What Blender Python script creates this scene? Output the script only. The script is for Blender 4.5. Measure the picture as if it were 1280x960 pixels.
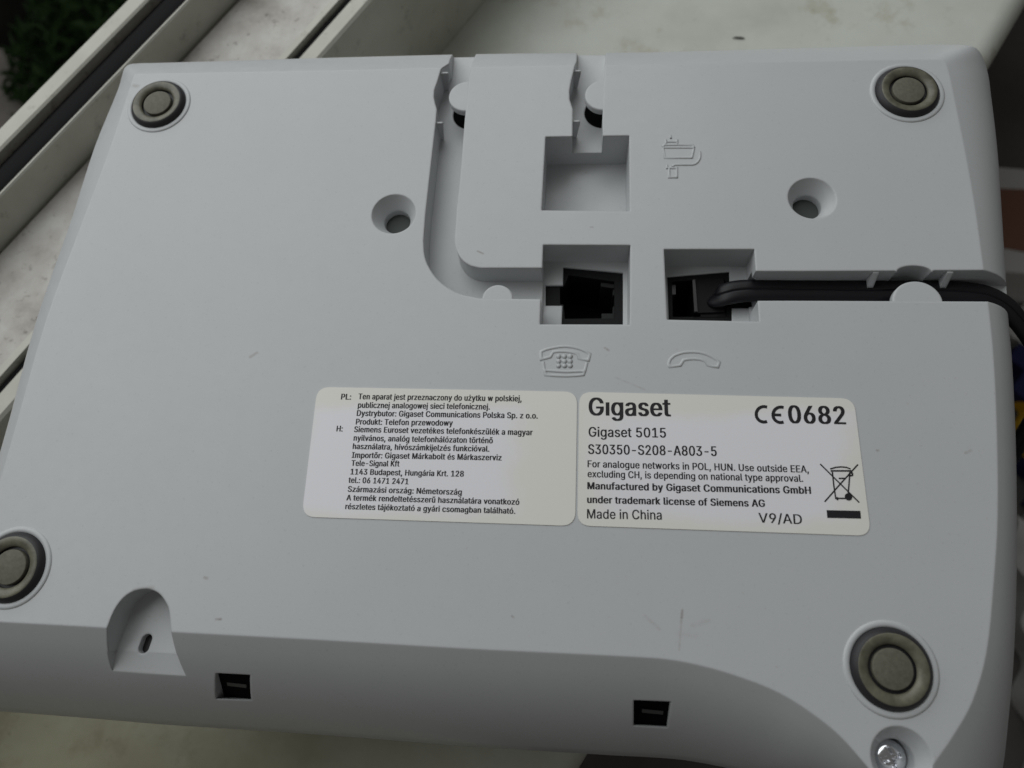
import bpy, bmesh, math, random
from mathutils import Vector, Matrix, Euler

random.seed(7)
for o in list(bpy.data.objects):
    bpy.data.objects.remove(o)
scene = bpy.context.scene
col = scene.collection
MM = 0.001
ZF = 90.0          # height of the telephone's underside above the sill (mm)
CAMH = 130.0       # camera height above that underside (mm)
FPX = 883.752      # focal length in pixels of a 1280 px wide frame
EUL = (0.319659, 0.0776904, 0.0455852)

# ---------------------------------------------------------------- camera
cd = bpy.data.cameras.new('camera')
cam = bpy.data.objects.new('camera', cd)
col.objects.link(cam)
cam.location = (0, 0, (ZF + CAMH) * MM)
cam.rotation_euler = EUL
cd.sensor_width = 36.0
cd.lens = 36.0 * FPX / 1280.0
cd.clip_start = 0.005
cd.clip_end = 60.0
cd.dof.use_dof = True
cd.dof.focus_distance = 0.143
cd.dof.aperture_fstop = 19.0
scene.camera = cam

# ---------------------------------------------------------------- world, light, exposure
w = bpy.data.worlds.new('World')
scene.world = w
w.use_nodes = True
bg = w.node_tree.nodes['Background']
bg.inputs['Color'].default_value = (1.0, 0.965, 0.925, 1)
bg.inputs['Strength'].default_value = 0.105

NOUT = Vector((-0.853, 0.522, 0)).normalized()     # towards the outside of the window
TDIR = Vector((0.522, 0.853, 0)).normalized()      # along the window


def area(name, loc, target, sx, sy, power, color):
    d = bpy.data.lights.new(name, 'AREA')
    d.shape = 'RECTANGLE'
    d.size, d.size_y = sx, sy
    d.energy = power
    d.color = color
    o = bpy.data.objects.new(name, d)
    col.objects.link(o)
    o.location = loc
    o.rotation_euler = (Vector(target) - Vector(loc)).to_track_quat('-Z', 'Y').to_euler()
    return o


p = NOUT * 0.56 + TDIR * 0.22
area('window_light', (p.x, p.y, 0.62), (0.0, 0.05, 0.09), 1.25, 0.85, 6.25, (0.96, 0.992, 0.99))

vs = scene.view_settings
vs.view_transform = 'Standard'
vs.look = 'None'
vs.exposure = 0.0
vs.gamma = 1.0
vs.use_curve_mapping = False

# ---------------------------------------------------------------- pixel -> place
RCAM = Euler(EUL, 'XYZ').to_matrix()


def U(px, py, z=0.0):
    """photo pixel -> (x, y) in mm on the level z mm above the telephone's underside"""
    d = RCAM @ Vector(((px - 640) / FPX, -(py - 480) / FPX, -1))
    k = (CAMH - z) / -d.z
    return (d.x * k, d.y * k)


def ZP(s, ox, oy, pts):
    return [(ox + x / s, oy + y / s) for x, y in pts]


# ---------------------------------------------------------------- materials
def mat(name, color, rough=0.5, spec=0.5, metal=0.0):
    m = bpy.data.materials.new(name)
    m.use_nodes = True
    b = m.node_tree.nodes['Principled BSDF']
    b.inputs['Base Color'].default_value = (*color, 1)
    b.inputs['Roughness'].default_value = rough
    b.inputs['Specular IOR Level'].default_value = spec
    b.inputs['Metallic'].default_value = metal
    return m


def nd(m, typ, **kw):
    n = m.node_tree.nodes.new(typ)
    for k, v in kw.items():
        setattr(n, k, v)
    return n


def lk(m, a, b):
    m.node_tree.links.new(a, b)


def noise(m, scale, detail=4.0, rough=0.55, vec=None):
    n = nd(m, 'ShaderNodeTexNoise')
    n.inputs['Scale'].default_value = scale
    n.inputs['Detail'].default_value = detail
    n.inputs['Roughness'].default_value = rough
    if vec is None:
        g = nd(m, 'ShaderNodeNewGeometry')
        vec = g.outputs['Position']
    lk(m, vec, n.inputs['Vector'])
    return n


def ramp(m, fac, stops):
    r = nd(m, 'ShaderNodeValToRGB')
    e = r.color_ramp.elements
    while len(e) < len(stops):
        e.new(0.5)
    for el, (pos, c) in zip(e, stops):
        el.position = pos
        el.color = (*c, 1) if len(c) == 3 else c
    lk(m, fac, r.inputs['Fac'])
    return r


def mix(m, fac, a, b, blend='MIX'):
    n = nd(m, 'ShaderNodeMix', data_type='RGBA', blend_type=blend)
    if isinstance(fac, float):
        n.inputs['Factor'].default_value = fac
    else:
        lk(m, fac, n.inputs['Factor'])
    for key, v in ((6, a), (7, b)):
        if isinstance(v, tuple):
            n.inputs[key].default_value = (*v, 1)
        else:
            lk(m, v, n.inputs[key])
    return n.outputs[2]


def bsdf(m):
    return m.node_tree.nodes['Principled BSDF']


def mth(m, op, a, b=None, c=None):
    n = nd(m, 'ShaderNodeMath', operation=op)
    for i, v in enumerate((a, b, c)):
        if v is None:
            continue
        if isinstance(v, (int, float)):
            n.inputs[i].default_value = v
        else:
            lk(m, v, n.inputs[i])
    return n.outputs[0]


def scratch_mask(m, segs):
    """soft mask around a few short segments (mm, on the telephone's underside)"""
    g = nd(m, 'ShaderNodeNewGeometry')
    nz = noise(m, 900.0, 3.0)
    total = None
    for (x0, y0, x1, y1, wd, strength) in segs:
        a = Vector((x0 * MM, y0 * MM, ZF * MM))
        b = Vector((x1 * MM, y1 * MM, ZF * MM))
        ln = max((b - a).length, 1e-6)
        u = (b - a) / ln
        sub = nd(m, 'ShaderNodeVectorMath', operation='SUBTRACT')
        lk(m, g.outputs['Position'], sub.inputs[0])
        sub.inputs[1].default_value = a
        dot = nd(m, 'ShaderNodeVectorMath', operation='DOT_PRODUCT')
        lk(m, sub.outputs[0], dot.inputs[0])
        dot.inputs[1].default_value = u
        t = mth(m, 'MINIMUM', mth(m, 'MAXIMUM', dot.outputs['Value'], 0.0), ln)
        sc = nd(m, 'ShaderNodeVectorMath', operation='SCALE')
        sc.inputs[0].default_value = u
        lk(m, t, sc.inputs['Scale'])
        df = nd(m, 'ShaderNodeVectorMath', operation='SUBTRACT')
        lk(m, sub.outputs[0], df.inputs[0])
        lk(m, sc.outputs[0], df.inputs[1])
        le = nd(m, 'ShaderNodeVectorMath', operation='LENGTH')
        lk(m, df.outputs[0], le.inputs[0])
        v = mth(m, 'SUBTRACT', 1.0, mth(m, 'DIVIDE', le.outputs['Value'], wd * MM))
        v = mth(m, 'MULTIPLY', mth(m, 'MAXIMUM', v, 0.0), strength)
        total = v if total is None else mth(m, 'MAXIMUM', total, v)
    return mth(m, 'MULTIPLY', total, mth(m, 'MULTIPLY_ADD', nz.outputs['Fac'], 2.2, -0.35))


def px_seg(a, b, wd, st):
    x0, y0 = U(*a)
    x1, y1 = U(*b)
    return (x0, y0, x1, y1, wd, st)


M = {}
# light grey moulded plastic of the telephone
m = M['plastic'] = mat('grey_plastic', (0.60, 0.63, 0.655), 0.48, 0.4)
n1 = noise(m, 60.0, 6.0)
r1 = ramp(m, n1.outputs['Fac'], [(0.3, (0.510, 0.524, 0.535)), (0.7, (0.522, 0.536, 0.547))])
n1b = noise(m, 1400.0, 2.0)
r1b = ramp(m, n1b.outputs['Fac'], [(0.62, (1, 1, 1)), (0.80, (0.90, 0.89, 0.87))])
basec = mix(m, 1.0, r1.outputs['Color'], r1b.outputs['Color'], 'MULTIPLY')
scr = scratch_mask(m, [
    px_seg((853, 763), (852, 772), 0.35, 0.75), px_seg((852, 772), (849, 812), 0.32, 0.28), px_seg((866, 782), (886, 776), 0.6, 0.16),
    px_seg((806, 770), (824, 786), 0.45, 0.22), px_seg((848, 792), (870, 795), 0.7, 0.12),
    px_seg((313, 446), (321, 441), 0.5, 0.45), px_seg((756, 435), (761, 438), 0.35, 0.6),
    px_seg((770, 472), (806, 487), 0.3, 0.22), px_seg((597, 314), (604, 317), 0.3, 0.7),
    px_seg((256, 722), (259, 723), 0.4, 0.8), px_seg((270, 774), (276, 774), 0.35, 0.6),
    px_seg((671, 859), (673, 859), 0.35, 0.8), px_seg((1207, 566), (1214, 563), 0.4, 0.5),
    px_seg((168, 738), (190, 735), 0.7, 0.35), px_seg((166, 107), (172, 108), 0.8, 0.5),
    px_seg((556, 96), (558, 60), 0.6, 0.2), px_seg((1096, 563), (1098, 563), 0.3, 0.5),
    px_seg((738, 284), (741, 284), 0.3, 0.4), px_seg((640, 770), (642, 772), 0.3, 0.5)])
basec = mix(m, scr, basec, (0.17, 0.13, 0.12))
lk(m, basec, bsdf(m).inputs['Base Color'])
rr = ramp(m, noise(m, 420.0, 6.0).outputs['Fac'], [(0.3, (0.32,) * 3), (0.7, (0.42,) * 3)])
lk(m, rr.outputs['Color'], bsdf(m).inputs['Roughness'])
bv = nd(m, 'ShaderNodeBevel', samples=6)
bv.inputs['Radius'].default_value = 0.00058
bp = nd(m, 'ShaderNodeBump')
bp.inputs['Strength'].default_value = 0.10
bp.inputs['Distance'].default_value = 0.0001
lk(m, noise(m, 2600.0, 2.0).outputs['Fac'], bp.inputs['Height'])
lk(m, bv.outputs['Normal'], bp.inputs['Normal'])
lk(m, bp.outputs['Normal'], bsdf(m).inputs['Normal'])

# rubber of the feet
m = M['rubber'] = mat('olive_rubber', (0.12, 0.113, 0.09), 0.42, 0.5)
r2 = ramp(m, noise(m, 500.0, 5.0).outputs['Fac'], [(0.3, (0.078, 0.075, 0.053)), (0.75, (0.178, 0.170, 0.125))])
lk(m, r2.outputs['Color'], bsdf(m).inputs['Base Color'])
bp = nd(m, 'ShaderNodeBump')
bp.inputs['Strength'].default_value = 0.25
bp.inputs['Distance'].default_value = 0.0002
lk(m, noise(m, 900.0, 4.0).outputs['Fac'], bp.inputs['Height'])
lk(m, bp.outputs['Normal'], bsdf(m).inputs['Normal'])
m = M['rubber_pad'] = mat('olive_rubber_matt', (0.125, 0.12, 0.095), 0.62, 0.35)
r2 = ramp(m, noise(m, 1500.0, 4.0).outputs['Fac'], [(0.3, (0.105, 0.100, 0.076)), (0.75, (0.15, 0.143, 0.112))])
lk(m, r2.outputs['Color'], bsdf(m).inputs['Base Color'])

M['black'] = mat('black_plastic', (0.008, 0.008, 0.009), 0.35, 0.5)
m = M['black_soft'] = mat('black_matt_plastic', (0.013, 0.013, 0.014), 0.6, 0.3)
m = M['cord'] = mat('black_cord_vinyl', (0.007, 0.0065, 0.009), 0.42, 0.32)
bp = nd(m, 'ShaderNodeBump')
bp.inputs['Strength'].default_value = 0.12
bp.inputs['Distance'].default_value = 0.0002
lk(m, noise(m, 350.0, 4.0).outputs['Fac'], bp.inputs['Height'])
lk(m, bp.outputs['Normal'], bsdf(m).inputs['Normal'])
M['void'] = mat('unlit_interior_black', (0.004, 0.004, 0.004), 0.9, 0.05)  # stands in for the unlit inside of holes and slots
M['plug_edge'] = mat('smoky_plug_edge', (0.055, 0.052, 0.053), 0.2, 0.6)
M['deep'] = mat('hole_shade', (0.07, 0.08, 0.074), 0.6, 0.3)  # shade of the screw holes, put into the colour
M['jack'] = mat('black_jack_plastic', (0.006, 0.006, 0.007), 0.6, 0.2)
M['hook'] = mat('grey_hook', (0.06, 0.06, 0.06), 0.5, 0.4)
M['rubber_side_shade'] = mat('dark_rubber_side_shade', (0.022, 0.021, 0.024), 0.5, 0.4)  # dark foot walls; also painted shade in the foot groove and scoop slot
M['plug'] = mat('smoky_black_plug', (0.008, 0.007, 0.008), 0.5, 0.18)
M['steel'] = mat('zinc_steel', (0.84, 0.85, 0.88), 0.12, 0.5, 1.0)
M['contact'] = mat('brass_contact', (0.55, 0.42, 0.22), 0.3, 0.5, 1.0)
M['ink'] = mat('black_print', (0.016, 0.015, 0.018), 0.55, 0.3)

# paper of the type labels: lilac sky reflection painted in the middle, cream at the edges
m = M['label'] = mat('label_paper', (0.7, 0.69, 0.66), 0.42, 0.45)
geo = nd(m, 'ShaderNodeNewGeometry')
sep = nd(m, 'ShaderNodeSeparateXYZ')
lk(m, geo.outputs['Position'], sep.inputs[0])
att = nd(m, 'ShaderNodeAttribute', attribute_type='OBJECT', attribute_name='["yellow"]')  # centre of the painted reflection across the sheet
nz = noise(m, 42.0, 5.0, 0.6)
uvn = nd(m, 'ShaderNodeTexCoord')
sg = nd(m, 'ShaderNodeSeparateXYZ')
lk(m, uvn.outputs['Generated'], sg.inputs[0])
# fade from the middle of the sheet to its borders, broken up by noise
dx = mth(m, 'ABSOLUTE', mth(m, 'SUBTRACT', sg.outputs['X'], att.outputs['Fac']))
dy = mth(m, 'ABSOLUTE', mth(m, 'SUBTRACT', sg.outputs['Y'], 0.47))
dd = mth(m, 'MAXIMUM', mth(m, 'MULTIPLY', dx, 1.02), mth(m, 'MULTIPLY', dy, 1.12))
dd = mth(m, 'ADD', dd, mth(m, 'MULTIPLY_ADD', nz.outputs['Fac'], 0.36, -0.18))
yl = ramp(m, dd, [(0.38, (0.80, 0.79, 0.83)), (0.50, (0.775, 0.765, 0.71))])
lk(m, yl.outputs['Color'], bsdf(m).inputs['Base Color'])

# sill: old white paint, greenish, stained
m = M['sill'] = mat('old_white_paint', (0.6, 0.62, 0.55), 0.4, 0.4)
a1 = ramp(m, noise(m, 11.0, 8.0, 0.62).outputs['Fac'],
          [(0.30, (0.45, 0.455, 0.40)), (0.50, (0.57, 0.59, 0.535)), (0.70, (0.65, 0.675, 0.625))])
a2 = ramp(m, noise(m, 28.0, 9.0, 0.7).outputs['Fac'], [(0.54, (1, 1, 1)), (0.70, (0.60, 0.52, 0.38))])
a3 = ramp(m, noise(m, 240.0, 3.0, 0.6).outputs['Fac'], [(0.70, (1, 1, 1)), (0.78, (0.45, 0.42, 0.38))])
c = mix(m, 0.75, a1.outputs['Color'], a2.outputs['Color'], 'MULTIPLY')
c = mix(m, 0.35, c, a3.outputs['Color'], 'MULTIPLY')
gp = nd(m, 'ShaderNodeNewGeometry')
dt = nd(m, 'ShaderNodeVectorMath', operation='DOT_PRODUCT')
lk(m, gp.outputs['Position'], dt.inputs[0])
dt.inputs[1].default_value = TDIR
sill_shade = mth(m, 'ADD', dt.outputs['Value'], mth(m, 'MULTIPLY_ADD', noise(m, 16.0, 7.0, 0.65).outputs['Fac'], 0.16, -0.08))
sill_shade = ramp(m, mth(m, 'MULTIPLY_ADD', sill_shade, 4.0, 0.5), [(0.10, (0.50, 0.47, 0.36)), (0.62, (1, 1, 1))])  # shade on the sill's lower left end, painted as a mottled brown darkening
c = mix(m, 1.0, c, sill_shade.outputs['Color'], 'MULTIPLY')
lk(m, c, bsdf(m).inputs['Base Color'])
bp = nd(m, 'ShaderNodeBump')
bp.inputs['Strength'].default_value = 0.2
bp.inputs['Distance'].default_value = 0.001
lk(m, noise(m, 60.0, 5.0).outputs['Fac'], bp.inputs['Height'])
lk(m, bp.outputs['Normal'], bsdf(m).inputs['Normal'])

# window frame: white plastic, greyed, with grime in the rebate
m = M['frame'] = mat('weathered_white_frame', (0.6, 0.6, 0.55), 0.45, 0.4)
a1 = ramp(m, noise(m, 22.0, 7.0, 0.6).outputs['Fac'],
          [(0.3, (0.40, 0.395, 0.34)), (0.55, (0.52, 0.515, 0.455)), (0.75, (0.60, 0.595, 0.535))])
a3 = ramp(m, noise(m, 170.0, 6.0, 0.7).outputs['Fac'], [(0.58, (1, 1, 1)), (0.72, (0.35, 0.32, 0.28))])
c = mix(m, 0.6, a1.outputs['Color'], a3.outputs['Color'], 'MULTIPLY')
lk(m, c, bsdf(m).inputs['Base Color'])
m = M['rebate'] = mat('grimy_rebate', (0.6, 0.6, 0.58), 0.6, 0.3)
a1 = ramp(m, noise(m, 45.0, 8.0, 0.68).outputs['Fac'],
          [(0.32, (0.32, 0.30, 0.27)), (0.5, (0.50, 0.48, 0.45)), (0.68, (0.62, 0.61, 0.585))])
a3 = ramp(m, noise(m, 320.0, 5.0, 0.6).outputs['Fac'], [(0.60, (1, 1, 1)), (0.70, (0.3, 0.27, 0.24))])
c = mix(m, 0.6, a1.outputs['Color'], a3.outputs['Color'], 'MULTIPLY')
lk(m, c, bsdf(m).inputs['Base Color'])
m = M['gasket'] = mat('black_gasket', (0.006, 0.006, 0.007), 0.8, 0.12)
M['flake'] = mat('grey_flake', (0.10, 0.10, 0.095), 0.8, 0.2)

m = M['ground'] = mat('dark_soil', (0.02, 0.02, 0.018), 0.9, 0.1)
a1 = ramp(m, noise(m, 3.0, 6.0).outputs['Fac'], [(0.3, (0.010, 0.010, 0.010)), (0.7, (0.035, 0.035, 0.030))])
lk(m, a1.outputs['Color'], bsdf(m).inputs['Base Color'])
m = M['slab'] = mat('grey_stone', (0.22, 0.215, 0.21), 0.9, 0.2)
a1 = ramp(m, noise(m, 6.0, 7.0).outputs['Fac'], [(0.3, (0.40, 0.38, 0.36)), (0.7, (0.66, 0.63, 0.60))])
lk(m, a1.outputs['Color'], bsdf(m).inputs['Base Color'])
M['leaf'] = mat('dark_leaf', (0.05, 0.11, 0.035), 0.6, 0.3)
M['wall'] = mat('plaster', (0.5, 0.49, 0.45), 0.9, 0.2)
m = M['floor'] = mat('dark_floor', (0.03, 0.027, 0.027), 0.7, 0.3)
a1 = ramp(m, noise(m, 7.0, 5.0).outputs['Fac'], [(0.3, (0.075, 0.07, 0.068)), (0.7, (0.15, 0.14, 0.135))])
lk(m, a1.outputs['Color'], bsdf(m).inputs['Base Color'])
m = M['cloth'] = mat('pale_grey_cloth', (0.42, 0.42, 0.41), 0.95, 0.1)
a1 = ramp(m, noise(m, 9.0, 5.0).outputs['Fac'], [(0.35, (0.30, 0.30, 0.295)), (0.65, (0.58, 0.58, 0.57))])
lk(m, a1.outputs['Color'], bsdf(m).inputs['Base Color'])
m = M['pattern'] = mat('navy_yellow_cloth', (0.02, 0.02, 0.06), 0.9, 0.1)
vo = nd(m, 'ShaderNodeTexVoronoi')
vo.inputs['Scale'].default_value = 21.0
gg = nd(m, 'ShaderNodeNewGeometry')
lk(m, gg.outputs['Position'], vo.inputs['Vector'])
sp = nd(m, 'ShaderNodeSeparateColor')
lk(m, vo.outputs['Color'], sp.inputs[0])
a1 = ramp(m, sp.outputs[0], [(0.0, (0.022, 0.024, 0.075)), (0.52, (0.75, 0.45, 0.04))])
a1.color_ramp.interpolation = 'CONSTANT'
lk(m, a1.outputs['Color'], bsdf(m).inputs['Base Color'])
M['brown_card'] = mat('red_brown_card', (0.19, 0.09, 0.062), 0.7, 0.3)
M['white_card'] = mat('white_card', (0.5, 0.5, 0.49), 0.8, 0.2)


# ---------------------------------------------------------------- mesh helpers (mm in, z measured from the telephone's underside)
def mesh_obj(name, verts, faces, material, parent=None, smooth=None, dz=ZF, flat=False):
    me = bpy.data.meshes.new(name)
    me.from_pydata([(x * MM, y * MM, (z + dz) * MM) for x, y, z in verts], [], faces)
    if not flat:
        bm = bmesh.new()
        bm.from_mesh(me)
        bmesh.ops.recalc_face_normals(bm, faces=bm.faces)
        bm.to_mesh(me)
        bm.free()
    if smooth is not None:
        me.polygons.foreach_set('use_smooth', [True] * len(me.polygons))
        me.set_sharp_from_angle(angle=math.radians(smooth))
    if material:
        me.materials.append(M[material])
    o = bpy.data.objects.new(name, me)
    col.objects.link(o)
    if parent:
        o.parent = parent
    return o


def empty(name, loc=(0, 0, 0)):
    o = bpy.data.objects.new(name, None)
    o.empty_display_size = 0.01
    col.objects.link(o)
    return o


def tag(o, label=None, cat=None, group=None, kind=None):
    if label:
        o['label'] = label
    if cat:
        o['category'] = cat
    if group:
        o['group'] = group
    if kind:
        o['kind'] = kind
    return o


def prism_data(poly, z0, z1, poly1=None):
    """closed prism between polygon at z0 and at z1 (poly1 lets it taper)"""
    n = len(poly)
    q = poly1 or poly
    v = [(x, y, z0) for x, y in poly] + [(x, y, z1) for x, y in q]
    f = [tuple(range(n)), tuple(range(n, 2 * n))]
    f += [(i, (i + 1) % n, n + (i + 1) % n, n + i) for i in range(n)]
    return v, f


def join_data(parts):
    V, F = [], []
    for v, f in parts:
        k = len(V)
        V += v
        F += [tuple(i + k for i in ff) for ff in f]
    return V, F


def box_data(x0, x1, y0, y1, z0, z1):
    return prism_data([(x0, y0), (x1, y0), (x1, y1), (x0, y1)], z0, z1)


def circle(cx, cy, r, n=48, a0=0.0, a1=2 * math.pi, closed=True):
    k = n if closed else n - 1
    return [(cx + r * math.cos(a0 + (a1 - a0) * i / k), cy + r * math.sin(a0 + (a1 - a0) * i / k)) for i in range(n)]


def lathe_data(cx, cy, prof, n=56, close_top=True, close_bot=True):
    """prof: (r, z) pairs from bottom to top"""
    V, F = [], []
    for r, z in prof:
        V += [(x, y, z) for x, y in circle(cx, cy, r, n)]
    for j in range(len(prof) - 1):
        for i in range(n):
            F.append((j * n + i, j * n + (i + 1) % n, (j + 1) * n + (i + 1) % n, (j + 1) * n + i))
    if close_bot:
        F.append(tuple(range(n)))
    if close_top:
        F.append(tuple(range((len(prof) - 1) * n, len(prof) * n)))
    return V, F


def UP(pts, z=0.0):
    return [U(x, y, z) for x, y in pts]


def catmull(pts, k, closed=True):
    """smooth curve through points of any spacing (Hermite, chord-length tangents)"""
    n = len(pts)

    def at(i):
        return pts[i % n] if closed else pts[min(max(i, 0), n - 1)]

    def dist(a, b):
        return max(math.sqrt(sum((x - y) ** 2 for x, y in zip(a, b))), 1e-6)

    out = []
    for i in range(n if closed else n - 1):
        a, b, c, d = at(i - 1), at(i), at(i + 1), at(i + 2)
        l0, l1, l2 = dist(a, b), dist(b, c), dist(c, d)
        m0 = [(z - x) / (l0 + l1) * l1 for x, z in zip(a, c)]
        m1 = [(z - x) / (l1 + l2) * l1 for x, z in zip(b, d)]
        for s in range(k):
            t = s / k
            h00, h10, h01, h11 = 2 * t ** 3 - 3 * t * t + 1, t ** 3 - 2 * t * t + t, -2 * t ** 3 + 3 * t * t, t ** 3 - t * t
            out.append(tuple(h00 * p0 + h10 * q0 + h01 * p1 + h11 * q1 for p0, q0, p1, q1 in zip(b, m0, c, m1)))
    if not closed:
        out.append(tuple(pts[-1]))
    return out


# ================================================================= SETTING
SA, ZB = 155.2, -43.45            # room face of the frame, its top edge
SC, SD, SE = 160.6, 163.8, 195.1
ZFR, SG, SH = -32.1, 207.2, 213.4
SEDGE = -24.2                     # room edge of the sill


def strip_data(prof, a0=-700.0, a1=800.0):
    """extrude an (s, z) profile along the window"""
    n = len(prof)
    V = []
    for a in (a0, a1):
        V += [(NOUT.x * s + TDIR.x * a, NOUT.y * s + TDIR.y * a, z) for s, z in prof]
    F = [tuple(range(n)), tuple(range(n, 2 * n))]
    F += [(i, (i + 1) % n, n + (i + 1) % n, n + i) for i in range(n)]
    return V, F


def arc_sz(cs, cz, r, a0, a1, n):
    return [(cs + r * math.cos(math.radians(a0 + (a1 - a0) * i / (n - 1))), cz + r * math.sin(math.radians(a0 + (a1 - a0) * i / (n - 1)))) for i in range(n)]


nose = arc_sz(SEDGE + 9, -99, 9, 180, 90, 7)
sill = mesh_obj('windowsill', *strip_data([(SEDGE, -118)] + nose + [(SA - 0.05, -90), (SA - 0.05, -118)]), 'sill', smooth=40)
tag(sill, kind='structure')
wall = mesh_obj('wall', *strip_data([(SEDGE + 30, -1500), (SEDGE + 30, -118.4), (SH - 3, -118.4), (SH - 3, -1500)]), 'wall')
tag(wall, kind='structure')

frame = empty('window_frame')
tag(frame, 'old white window frame rail with dark seals running diagonally behind the telephone', 'window frame')
mesh_obj('frame_rail', *strip_data([
    (SA, -118.2), (SA, ZB - 0.8), (SA + 0.8, ZB), (SC, ZB), (SC, ZB - 5), (SD, ZB - 5), (SD, ZB + 0.6), (SD + 2.2, ZB + 0.6), (SD + 2.6, ZB),
    (SD + 2.6, ZB - 1), (SE - 1.2, ZB - 1.0), (SE - 1.2, ZB - 4.5), (SE, ZB - 4.5), (SE, ZFR - 0.5), (SE + 0.4, ZFR), (SE + 0.9, ZFR), (SE + 0.9, ZFR - 9), (SG, ZFR - 9), (SG, ZFR - 0.5),
    (SG + 0.7, ZFR), (SH - 0.7, ZFR), (SH, ZFR - 0.7), (SH, -118.2)]), 'frame', frame)
mesh_obj('rebate_floor', *strip_data([(SD + 2.8, ZB - 0.9), (SD + 2.8, ZB - 0.2), (SE - 1.4, ZB - 0.2), (SE - 1.4, ZB - 0.9)]), 'rebate', frame)
mesh_obj('rubber_gasket', *strip_data([(SC + 0.1, ZB - 4.8), (SC + 0.1, ZB - 2.2)] + arc_sz((SC + SD) / 2, ZB - 2.2, 1.4, 160, 20, 6) + [(SD - 0.1, ZB - 2.2), (SD - 0.1, ZB - 4.8)]), 'gasket', frame, smooth=40)
mesh_obj('rubber_gasket', *strip_data([(SE + 1.0, ZFR - 8.9), (SE + 1.0, ZFR - 0.3), (SE + 2.2, ZFR + 0.15), (SE + 4.6, ZFR - 0.25), (SE + 8, ZFR - 1.2), (SG - 1.6, ZFR - 2.6), (SG - 0.1, ZFR - 3.4), (SG - 0.1, ZFR - 8.9)]), 'gasket', frame, smooth=50)

# outside, far below the window
ground = mesh_obj('ground', *strip_data([(SH + 2, -1500), (SH + 2, -1490), (9000, -1490), (9000, -1500)], -6000, 9000), 'ground')
tag(ground, kind='structure')
zg = -1490
sx, sy = U(4, 128, zg)
slab = mesh_obj('paving_slab', *prism_data([(sx + dx, sy + dy) for dx, dy in ((-420, -330), (-60, -420), (110, -190), (120, 20), (20, 150), (-120, 190), (-400, 160))], zg + 0.5, zg + 40), 'slab')
tag(slab, 'blurred grey stone slab outside the window, far below the frame', 'paving slab')
lx, ly = U(132, 30, zg + 160)
LV, LF = [], []
for i in range(1500):
    r = 360 * math.sqrt(random.random())
    a = random.random() * 6.283
    c = Vector((lx + r * math.cos(a), ly + r * math.sin(a), zg + 20 + random.random() * 230 * (1 - (r / 420) ** 2)))
    R = Euler((random.uniform(-1, 1), random.uniform(-1, 1), random.random() * 6.28)).to_matrix()
    L, W = random.uniform(40, 75), random.uniform(14, 26)
    k = len(LV)
    LV += [tuple(c + R @ Vector(q)) for q in ((-L / 2, 0, 0), (0, W / 2, 5), (L / 2, 0, -4), (0, -W / 2, 5))]
    LF += [(k, k + 1, k + 2), (k, k + 2, k + 3)]
shrub = empty('shrub')
tag(shrub, 'dark green shrub outside the window in the top left corner', 'shrub')
mesh_obj('foliage', LV, LF, 'leaf', shrub)
mesh_obj('stem', *join_data([prism_data(circle(lx + 30 * math.cos(q), ly + 30 * math.sin(q), 9, 8), zg + 0.5, zg + 170, circle(lx + 160 * math.cos(q), ly + 160 * math.sin(q), 4, 8)) for q in (0.3, 1.9, 3.4, 5.0)]), 'leaf', shrub)

# room below the sill on the right
zr = -470.0
fl = mesh_obj('floor', *strip_data([(SEDGE + 29, zr - 20), (SEDGE + 29, zr), (-4000, zr), (-4000, zr - 20)], -4000, 4000), 'floor')
tag(fl, kind='structure')


def cloth_sheet(name, px0, px1, py0, py1, z, amp, material, nx=40, ny=70, thick=3.0, seed=1):
    rnd = random.Random(seed)
    waves = [(rnd.uniform(0.006, 0.03), rnd.uniform(0, 6.28), rnd.uniform(0, 6.28), rnd.uniform(0.3, 1)) for _ in range(9)]
    x0, y1_ = U(px0, py0, z)
    x1, y0_ = U(px1, py1, z)
    V, F = [], []
    for lay in (0, 1):
        for j in range(ny):
            for i in range(nx):
                x = x0 + (x1 - x0) * i / (nx - 1) + 6 * math.sin(j * 0.35 + seed)
                y = y0_ + (y1_ - y0_) * j / (ny - 1) + 6 * math.sin(i * 0.5 + seed)
                h = sum(a * abs(math.sin(f * (x * math.cos(d) + y * math.sin(d)) + ph)) for f, d, ph, a in waves) / 4
                V.append((x, y, z + 1 + (amp * h + thick if lay == 0 else 0)))
    N = nx * ny
    for j in range(ny - 1):
        for i in range(nx - 1):
            a = j * nx + i
            F.append((a, a + 1, a + nx + 1, a + nx))
            F.append((N + a, N + a + nx, N + a + nx + 1, N + a + 1))
    for i in range(nx - 1):
        for a, b in ((i, i + 1), ((ny - 1) * nx + i, (ny - 1) * nx + i + 1)):
            F.append((a, b, N + b, N + a))
    for j in range(ny - 1):
        for a, b in ((j * nx, (j + 1) * nx), (j * nx + nx - 1, (j + 1) * nx + nx - 1)):
            F.append((a, b, N + b, N + a))
    return mesh_obj(name, V, F, material, smooth=60)


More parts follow.
